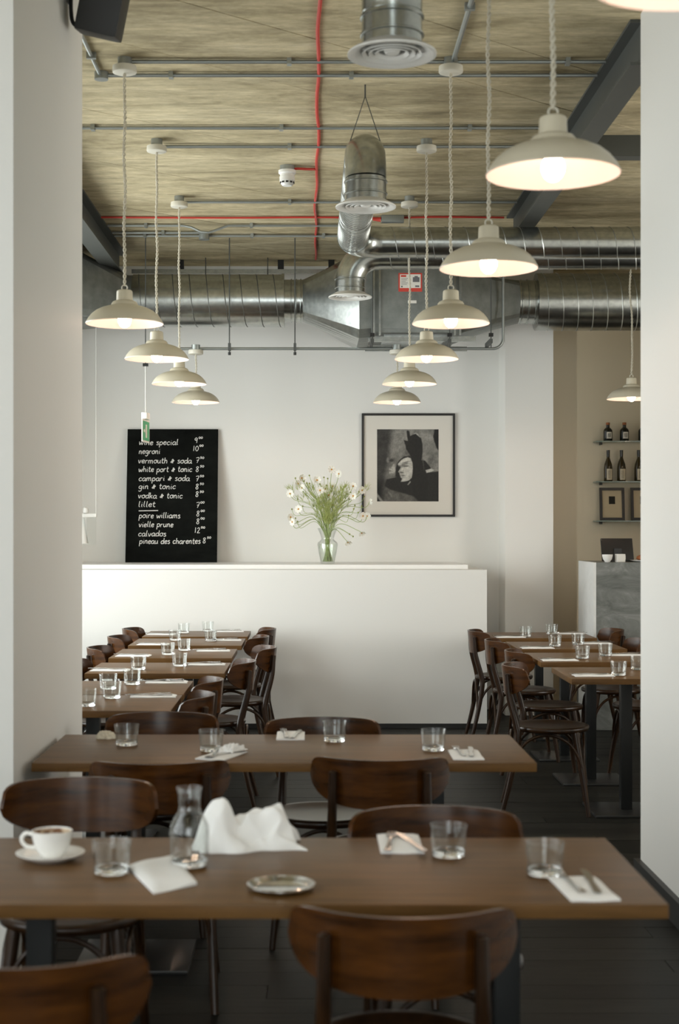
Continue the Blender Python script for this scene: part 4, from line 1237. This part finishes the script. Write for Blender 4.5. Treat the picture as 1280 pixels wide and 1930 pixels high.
P_HAIR = [(375, 1000), (390, 800), (412, 715), (480, 620), (560, 565), (680, 548), (745, 600), (770, 700), (770, 1080), (640, 1165), (500, 1120), (420, 1070)]
P_FACE = [(445, 770), (432, 722), (500, 645), (560, 605), (640, 583), (700, 603), (735, 700), (742, 800), (733, 930), (718, 1010), (660, 1062), (580, 1085), (492, 1092), (505, 1062), (522, 1030), (492, 1000), (478, 960), (462, 905), (440, 884), (472, 832), (486, 790)]
P_GHOST = [(300, 790), (340, 715), (366, 740), (380, 860), (362, 912), (258, 920), (252, 885), (330, 868), (250, 845), (248, 818), (300, 818)]
P_CUFF = [(1010, 850), (1140, 815), (1195, 850), (1120, 885), (1030, 905)]
P_SLEEVE = [(300, 1268), (560, 1340), (760, 1400), (880, 1520), (120, 1520), (200, 1330)]
P_STREAK = [(-10, 1320), (140, 1510), (80, 1510), (-10, 1390)]
P_KNUCK = [(750, 102), (800, 72), (850, 96), (892, 165), (860, 140), (805, 92)]
P_COLLAR = [(630, 1150), (688, 1072), (702, 1098), (652, 1158)]
def tone(u, v):
    """u right 0..1, v down 0..1: dim stone backdrop, a pale face in a dark hood, a raised gloved hand"""
    x, y = u * 1280, v * 1501
    e = lambda cx, cy, rx, ry, rot=0, soft=.6: ell(x, y, cx, cy, rx, ry, rot, soft)
    n1 = vnoise(u * 8, v * 9); n2 = vnoise(u * 21 + 3, v * 24); n3 = vnoise(u * 60, v * 70)
    g = .085 + .13 * n1 + .08 * n2
    g *= .22 + .78 * sstep(180, 380, x + .15 * (y - 400))
    g *= 1 - .6 * sstep(900, 1150, y)
    mixes = ((P_RIGHT, .014, 14), (P_HAIR, .020, 16), (P_COAT, .020, 14), (P_ARM, .017, 10))
    for p_, val, so in mixes: g += (val - g) * poly(x, y, p_, so)
    g += (.42 - g) * poly(x, y, P_GHOST, 12) * .85
    g += (.22 - g) * e(222, 640, 26, 45) * .8
    g += (.02 - g) * e(300, 650, 50, 30) * .8
    g += (.22 - g) * e(318, 540, 12, 75, .5) * .8
    g += (.16 - g) * e(300, 1005, 90, 12, -.15) * .8
    f = poly(x, y, P_FACE, 9)
    if f > 0:
        sh = .50 + .07 * n2 - .10 * sstep(640, 740, x) * sstep(900, 700, y)
        sh *= 1 - .35 * sstep(600, 470, x) * sstep(700, 800, y)
        sh *= 1 - .62 * e(575, 735, 85, 48, -.30, .5)
        sh += .16 * e(628, 735, 42, 13, -.1)
        sh *= 1 - .75 * e(612, 768, 56, 9, -.08)
        sh *= 1 - .55 * e(605, 682, 85, 11, -.22)
        sh *= 1 - .80 * e(455, 785, 36, 34, .2)
        sh += .16 * e(515, 835, 26, 42, .35)
        sh *= 1 - .72 * e(512, 898, 42, 17, .1)
        sh *= 1 - .80 * e(545, 967, 50, 9, .02)
        sh *= 1 - .30 * e(535, 945, 40, 12, .05)
        sh *= 1 - .35 * e(560, 1005, 55, 12, 0)
        sh *= 1 - .25 * e(690, 980, 35, 80, .2)
        g += (max(.03, sh) - g) * f
    g += (.46 - g) * poly(x, y, P_CUFF, 9)
    g += ((.075 + .07 * n2) - g) * poly(x, y, P_SLEEVE, 22) * .8
    g += (.28 - g) * poly(x, y, P_STREAK, 14) * .8
    g += (.20 - g) * e(275, 1355, 15, 60, -.6) * .7
    g += (.38 - g) * poly(x, y, P_KNUCK, 7)
    g += (.32 - g) * poly(x, y, P_COLLAR, 7)
    g += (.07 - g) * e(960, 700, 10, 150, -.12) * .8
    return max(.006, g * (.80 + .4 * n3))
vs = [(-PWd / 2 + PWd * i / nx, 0, PHt * j / ny) for i in range(nx + 1) for j in range(ny + 1)]
fs = [(i * (ny + 1) + j, (i + 1) * (ny + 1) + j, (i + 1) * (ny + 1) + j + 1, i * (ny + 1) + j + 1) for i in range(nx) for j in range(ny)]
M['print'] = mat('monochrome_photo_print', (.1, .1, .1), 0.5, spec=0.3)
ca = node(M['print'], 'ShaderNodeVertexColor')
ca.layer_name = 'tone'
wire(M['print'], ca, 'Color', bsdf(M['print']), 'Base Color')
me = MB().add(vs, fs).mesh('print', M['print'], False)
at_ = me.color_attributes.new('tone', 'FLOAT_COLOR', 'POINT')
for k, v_ in enumerate(me.vertices):
    g = tone(v_.co.x / PWd + .5, 1 - v_.co.z / PHt)
    at_.data[k].color = (g, g * .97, g * .88, 1)
link('print', me, pic, ((q0.x + q1.x) / 2 - (fp0.x + fp1.x) / 2, -.0125, q0.z - fp0.z))

# ================================================================== vase of white flowers
VXc, VYc, VZc = at(617.5, 1061, 12.02).x, 12.02, 1.2515
t = thing('glass_vase', 'clear waisted glass vase on the white ledge', 'vase', (VXc, VYc, VZc))
vp = [(0, 0), (.052, 0), (.056, .004), (.072, .08), (.083, .150), (.080, .168), (.060, .185), (.050, .196), (.053, .212), (.066, .25), (.082, .285)]
vi = [(r - .0035, z + .001) for r, z in reversed(vp[3:])] + [(.052, .012), (0, .011)]
MB().lathe(vp + vi, 44).build('vessel', M['glass'], t, True, 60)
MB().lathe([(0, .0115), (.0515, .0125), (.068, .08), (.0785, .148), (.0765, .158), (0, .158)], 40).build('water', M['water'], t, True, 60)
random.seed(21)
def P4(x_, y_): return (530 + x_ / 7.11, 860 + y_ / 7.11)
blooms = [(675, 178), (775, 235), (965, 400), (225, 368), (280, 425), (275, 290), (520, 455), (590, 440), (480, 320), (232, 708), (125, 815), (120, 500), (505, 640), (690, 655), (1185, 605), (1085, 455), (965, 530), (1150, 800), (1080, 1025), (895, 1150), (150, 880), (690, 400), (1095, 800), (640, 520)]
buds = [(380, 262), (190, 300), (345, 365), (375, 370), (305, 340), (140, 485), (220, 580), (285, 675), (145, 715), (190, 835), (220, 880), (520, 380), (575, 290), (625, 305), (610, 395), (800, 420), (830, 450), (880, 510), (930, 490), (1045, 480), (990, 665), (970, 710), (1030, 760), (1080, 675), (905, 800), (915, 1050), (965, 1080), (430, 420), (500, 560), (720, 390), (910, 580), (1110, 545)]
V0 = Vector((VXc, VYc, VZc))
def stem_path(tip, k):
    ang = random.uniform(0, 2 * PI)
    rad = random.uniform(.008, .042)
    base = V0 + Vector((rad * math.cos(ang), rad * math.sin(ang), .016))
    waist = V0 + Vector((-.35 * rad * math.cos(ang) + random.uniform(-.01, .01), -.35 * rad * math.sin(ang), .196))
    d = tip - waist
    out = waist + Vector((d.x * .38, d.y * .38, max(.08, abs(d.x) * .35) + max(0, d.z) * .42))
    near = tip - Vector((d.x * .12, d.y * .1, .05 if d.z > .1 else -.02))
    return catmull([tuple(base), tuple(waist), tuple(out), tuple(near), tuple(tip)], 6)
def bloom_mesh(np_=8, cup=.25, r=.033):
    mb = MB()
    for k in range(np_):
        a_ = 2 * PI * k / np_
        vs_, W_ = [], 4
        for i in range(6):
            s = i / 5
            w_ = .46 * r * (math.sin(PI * min(1, s * .82 + .1))) * 1.12
            for j in range(W_):
                q = (j / (W_ - 1) - .5) * 2
                z = cup * r * s * s + .06 * r * math.cos(q * 3.1)
                x_, y_ = .12 * r + s * r, q * w_
                vs_.append((x_ * math.cos(a_) - y_ * math.sin(a_), x_ * math.sin(a_) + y_ * math.cos(a_), z))
        mb.add(vs_, [(i * W_ + j, (i + 1) * W_ + j, (i + 1) * W_ + j + 1, i * W_ + j + 1) for i in range(5) for j in range(W_ - 1)])
    return mb
B_ME = [bloom_mesh(8, .2, .029).mesh('petals', M['petal'], True, 80), bloom_mesh(8, .7, .028).mesh('petals', M['petal'], True, 80)]
C_ME = MB().lathe([(0, -.002), (.006, 0), (.007, .004), (.004, .007), (0, .0075)], 12).mesh('flower_centre', M['pollen'])
BUD = MB().lathe([(0, -.004), (.005, -.001), (.0068, .004), (.005, .009), (0, .012)], 10).mesh('bud', M['bud'])
FG = 'white flowers in the vase'
special = {0: 'topmost white flower of the bouquet', 1: 'white flower just right of the topmost bloom', 2: 'white flower with orange centre left of the picture frame', 18: 'white flower drooping low on the right of vase', 19: 'lowest drooping white flower right of the vase', 9: 'broad white flower at the left edge of the bouquet', 14: 'white flower seen edge-on before the picture mount', 13: 'large white flower seen from side right of bouquet centre',
 3: 'white flower at upper left of bouquet, upper of an orange-centred pair', 4: 'white flower at upper left of bouquet, lower of an orange-centred pair', 5: 'pale white flower highest on the upper left of bouquet', 6: 'left of two side by side white flowers in upper middle bouquet', 7: 'right of two side by side white flowers in upper middle bouquet', 8: 'pale white flower just left of centre at bouquet top', 10: 'white flower second lowest at the left edge of bouquet', 11: 'white flower farthest left in the upper bouquet', 12: 'white flower seen from the side left of bouquet centre', 15: 'white flower overlapping the left bar of the picture frame', 16: 'white flower at upper right below the orange-centred one near frame', 17: 'white flower over the lower left corner of the picture mount', 20: 'lowest white flower at the left edge of bouquet', 21: 'white flower below the topmost pair in the bouquet', 22: 'white flower at the lower left corner of the big frame', 23: 'white flower deep in the foliage at bouquet centre'}
for k, (bx_, by_) in enumerate(blooms):
    px_, py_ = P4(bx_, by_)
    dd = 12.02 + random.uniform(-.14, .12)
    tip = at(px_, py_, dd)
    f = thing('cosmos_flower', special[k], 'flower', tip, 0, FG)
    path = [tuple(Vector(p_) - tip) for p_ in stem_path(tip, k)]
    MB().tube(path, [.0024] * len(path), 5).build('stem', M['stem'], f)
    e = (R(random.uniform(72, 102)), R(random.uniform(-25, 25)), random.uniform(0, 6))
    if k in (13, 12): e = (R(35), R(random.choice((-50, 40))), 0)
    if k in (18, 19): e = (R(150), R(15), 0)
    if k == 14: e = (R(70), R(75), 0)
    rot = Matrix.Rotation(random.uniform(-.5, .5), 4, 'Z') @ Matrix.Rotation(e[0], 4, 'X') @ Matrix.Rotation(e[1], 4, 'Y')
    pe = link('petals', B_ME[1 if k in (5, 8, 18, 19, 14, 16) else 0], f)
    pe.matrix_local = rot
    ce = link('flower_centre', C_ME, f)
    ce.matrix_local = rot
for k, (bx_, by_) in enumerate(buds):
    px_, py_ = P4(bx_, by_)
    dd = 12.02 + random.uniform(-.13, .13)
    tip = at(px_, py_, dd)
    f = thing('flower_bud', 'green unopened bud on a thin stem in the glass vase', 'flower bud', tip, 0, 'green buds in the vase')
    path = [tuple(Vector(p_) - tip) for p_ in stem_path(tip, k)]
    MB().tube(path, [.0019] * len(path), 5).build('stem', M['stem'], f)
    o = link('bud', BUD, f)
    o.rotation_euler = (random.uniform(-.6, .6), random.uniform(-.6, .6), 0)
# feathery foliage: thin forked leaves, too fine to count
mb = MB()
for k in range(300):
    by_ = random.uniform(420, 920)
    px_, py_ = P4(random.gauss(630, (.28 + .72 * (980 - by_) / 560) * 250), by_)
    px_ = 617.5 + (px_ - 617.5) * (.35 + .65 * (985 - py_) / 60 if py_ > 925 else 1)
    c0 = at(px_, py_, 12.02 + random.uniform(-.12, .12))
    up = (c0 - (V0 + Vector((0, 0, .2)))).normalized()
    for m_ in range(6):
        dr = (up + Vector((random.uniform(-.9, .9), random.uniform(-.9, .9), random.uniform(-.2, .7)))).normalized()
        l = random.uniform(.03, .065)
        p1 = c0 + dr * l * .55 + Vector((0, 0, .004))
        mb.tube([tuple(c0), tuple(p1), tuple(c0 + dr * l)], [.0014, .0012, .0005], 3, caps=False)
tag(mb.build('foliage', M['leaf']), 'feathery green foliage among the white flowers in the vase', 'foliage', kind='stuff')

# ================================================================== hanging exit signs
t = thing('exit_sign', 'small green exit sign hanging edge-on before the chalkboard', 'sign', (-1.256, 11.32, EYE + .885), R(84))
MB().tube([(0, 0, .0), (0, 0, .36)], .004, 6).build('cord', M['white_plastic'], t)
MB().box(-.055, .055, -.022, .022, -.05, 0, .004).build('housing', M['white_plastic'], t)
s = MB().box(-.125, .125, -.004, .004, -.225, -.052).build('plate', M['label_white'], t, False)
MB().box(-.112, .112, -.0052, .0052, -.212, -.066).build('green_panel', M['sign_green'], s, False)
mb = MB()
for sg in (-1, 1):
    yy = sg * .0058
    mb.add([(-.02, yy, -.09), (.03, yy, -.09), (.03, yy, -.19), (-.02, yy, -.19)], [(0, 1, 2, 3)])
    mb.add([(-.09, yy, -.13), (-.05, yy, -.13), (-.05, yy, -.115), (-.03, yy, -.14), (-.05, yy, -.165), (-.05, yy, -.15), (-.09, yy, -.15)], [(0, 1, 2, 3, 4, 5, 6)])
mb.build('pictogram', M['label_white'], s, False)
t = thing('hanging_sign', 'white hanging sign holder with clear plate beside the left pillar', 'sign', (at(170, 970, 11.9).x, 11.9, at(170, 970, 11.9).z))
MB().tube([(.047, 0, .01), (.047, 0, CEIL - at(170, 970, 11.9).z)], .0035, 6).build('cord', M['white_plastic'], t)
MB().box(-.28, .052, -.02, .02, -.02, .008, .003).build('bar', M['white_plastic'], t)
MB().box(-.27, .047, -.002, .002, -.24, -.02).build('plate', M['glass'], t, False)
MB().lathe([(0, 0), (.022, .006), (.026, .02), (.018, .045), (0, .055)], 20, (-.035, 0, .008)).build('spot_head', M['white_plastic'], t)
MB().lathe([(.042, -.23), (.012, -.03)], 16, (-.06, .02, 0)).build('cone', M['white_plastic'], t)

# ================================================================== bar: counter, till, shelves, bottles
CZ = EYE - .2543
CX0, CY0, CY1 = 2.175, 11.3, 11.94
t = thing('bar_counter', 'grey marble bar counter at the far right', 'counter', (CX0, CY0, 0))
MB().box(.0, 1.85, 0, .02, 0, CZ, .002).build('front_slab', M['marble'], t, False)
MB().box(-.02, 0, 0, CY1 - CY0, 0, CZ, .002).build('end_slab', M['marble_lit_end'], t, False)
MB().box(0, 1.85, .02, CY1 - CY0, CZ - .03, CZ, .002).build('worktop', M['marble'], t, False)
p = at(1168, 1058, 11.6)
t = thing('till_monitor', 'black till screen seen from behind on the bar counter', 'monitor', (p.x, 11.66, CZ + .0005))
w_ = 60 * 11.6 / FPX
MB().box(-w_ / 2, w_ / 2, -.012, .012, .006, .19, .004).xf(Matrix.Shear('XZ', 4, (.20, 0)) if False else Matrix.Rotation(R(-22), 4, 'X')).build('screen', M['screen_back'], t)
MB().box(-.10, .10, -.09, .09, 0, .012, .003).build('base', M['screen_back'], t)
MB().box(-.03, .03, -.0, .05, .01, .10).build('stand', M['screen_back'], t, False)
p = at(1145, 1059, 11.40)
t = thing('espresso_cup', 'small white cup on the bar counter before the till', 'cup', (p.x, 11.40, CZ + .0005))
MB().lathe([(0, 0), (.020, 0), (.022, .006), (.034, .022), (.040, .045), (.041, .058), (.039, .058), (.036, .03), (.02, .01), (0, .008)], 28).build('bowl', M['china'], t, True, 60)
p = at(1169, 1059, 11.40)
t = thing('napkin_holder', 'small white box on the bar counter beside the espresso cup', 'box', (p.x, 11.40, CZ + .0005), R(12))
MB().box(-.033, .033, -.025, .025, 0, .062, .003).build('body', M['white_plastic'], t)
MB().box(.0335, .036, -.02, .02, .02, .05).build('flap', M['white_plastic'], t, False)
p = at(1203, 1059, 11.45)
t = thing('plate', 'white plate on the bar counter at the wall edge', 'plate', (p.x + .03, 11.46, CZ + .0005))
MB().lathe([(0, 0), (.05, 0), (.09, .012), (.091, .015), (.05, .006), (0, .005)], 36).build('dish', M['china'], t, True, 60)
o = MB().lathe([(0, 0), (.035, .002), (.058, .016), (.052, .034), (.03, .045), (0, .048)], 24).build('bread_roll', M['bread'])
o.location = (p.x + .045, 11.46, CZ + .0085)
tag(o, 'brown bread roll on the plate at the bar', 'bread')
SY = YBAR
def shelf(zpx, label):
    z = EYE + (VY - zpx) * 14.27 / FPX
    t = thing('glass_shelf', label, 'shelf', (2.74, SY, z), 0, 'glass wall shelves at the bar')
    MB().box(0, 1.5, -.16, -.001, -.012, 0, .001).build('board', M['glass_green'], t, False)
    for xx in (.06, .75, 1.42): MB().box(xx, xx + .012, -.10, -.0005, -.035, -.012).build('bracket', M['iron'], t, False)
    return z
z1 = shelf(831, 'top glass shelf holding small round bottles at the bar')
z2 = shelf(907, 'middle glass shelf holding tall wine bottles at the bar')
z3 = shelf(981, 'bottom glass shelf holding small framed pictures at the bar')
def bottle(kind, xpx, z, label, rz):
    x = (xpx - VX) * 14.3 / FPX
    t = thing('liqueur_bottle' if kind == 'short' else 'wine_bottle', label, 'bottle', (x, 14.30, z + .0005), R(rz), 'short bottles on the bar shelf' if kind == 'short' else 'wine bottles on the bar shelf')
    if kind == 'short':
        MB().lathe([(0, 0), (.040, 0), (.043, .004), (.043, .095), (.040, .108), (.028, .122), (.017, .130), (.016, .158), (0, .158)], 28).build('body', M['bottle'], t)
        MB().lathe([(.019, .155), (.019, .178), (.0, .178)], 18).build('cap', M['bread'], t)
        r, a_, z0, z1_, m_ = .0436, .62, .022, .085, M['label_white']
    else:
        MB().lathe([(0, 0), (.038, 0), (.041, .004), (.041, .125), (.036, .165), (.022, .205), (.0155, .225), (.0145, .27), (0, .27)], 28).build('body', M['bottle_amber'], t)
        MB().lathe([(.0155, .235), (.0165, .30), (.0, .301)], 18).build('capsule', M['bottle'], t)
        r, a_, z0, z1_, m_ = .0416, .72, .012, .118, M['label']
    N_ = 10
    vs_ = [(r * math.sin(-a_ + 2 * a_ * i / N_), -r * math.cos(-a_ + 2 * a_ * i / N_), z) for i in range(N_ + 1) for z in (z0, z1_)]
    lb = MB().add(vs_, [(2 * i, 2 * i + 2, 2 * i + 3, 2 * i + 1) for i in range(N_)]).build('label', m_, t)
    mb = MB()
    rr_ = r + .0006
    if kind == 'short':
        random.seed(3)
        for q in range(3):
            pts = [(rr_ * math.sin(-.35 + .7 * i / 8), -rr_ * math.cos(-.35 + .7 * i / 8), z0 + .018 + .013 * q + .004 * math.sin(i * 2.3 + q)) for i in range(9)]
            mb.tube(pts, .0028, 4)
    else:
        for q in range(2):
            pts = [(rr_ * math.sin(-.28 + .3 * q), -rr_ * math.cos(-.28 + .3 * q), z0 + .015 + .0085 * i) for i in range(10)]
            mb.tube([(x_ + .0012 * math.sin(i * 2.1), y_, z) for i, (x_, y_, z) in enumerate(pts)], .0016, 4)
    mb.build('label_print', M['ink'], lb)
    return t
for k, xp in enumerate((1146, 1177, 1212)): bottle('short', xp, z1, ('leftmost', 'middle', 'rightmost visible')[k] + ' short dark bottle with white label on top bar shelf', 8)
for k, xp in enumerate((1146.5, 1171.5, 1204)): bottle('tall', xp, z2, ('leftmost', 'middle', 'rightmost visible')[k] + ' tall wine bottle with cream label on middle bar shelf', 12)
for k, (a_, b_) in enumerate(((1131, 1178), (1190, 1237))):
    x0, x1 = (a_ - VX) * 14.32 / FPX, (b_ - VX) * 14.32 / FPX
    t = picture('small_framed_picture', ('small black framed picture whole in view on bottom bar shelf', 'small black framed picture cut by the right wall on bar shelf')[k], x0, x1, z3 + .0005, z3 + 62 * 14.32 / FPX, 14.33, .026, M['mount_tan'], None, .018, R(-6))
    t['group'] = 'small framed pictures on the bar shelf'
    h_, w_ = 62 * 14.32 / FPX, x1 - x0
    MB().box(-.03, .03, -.0092, -.008, h_ * .5, h_ * .5 + .075).build('print', M['ink'], t, False)
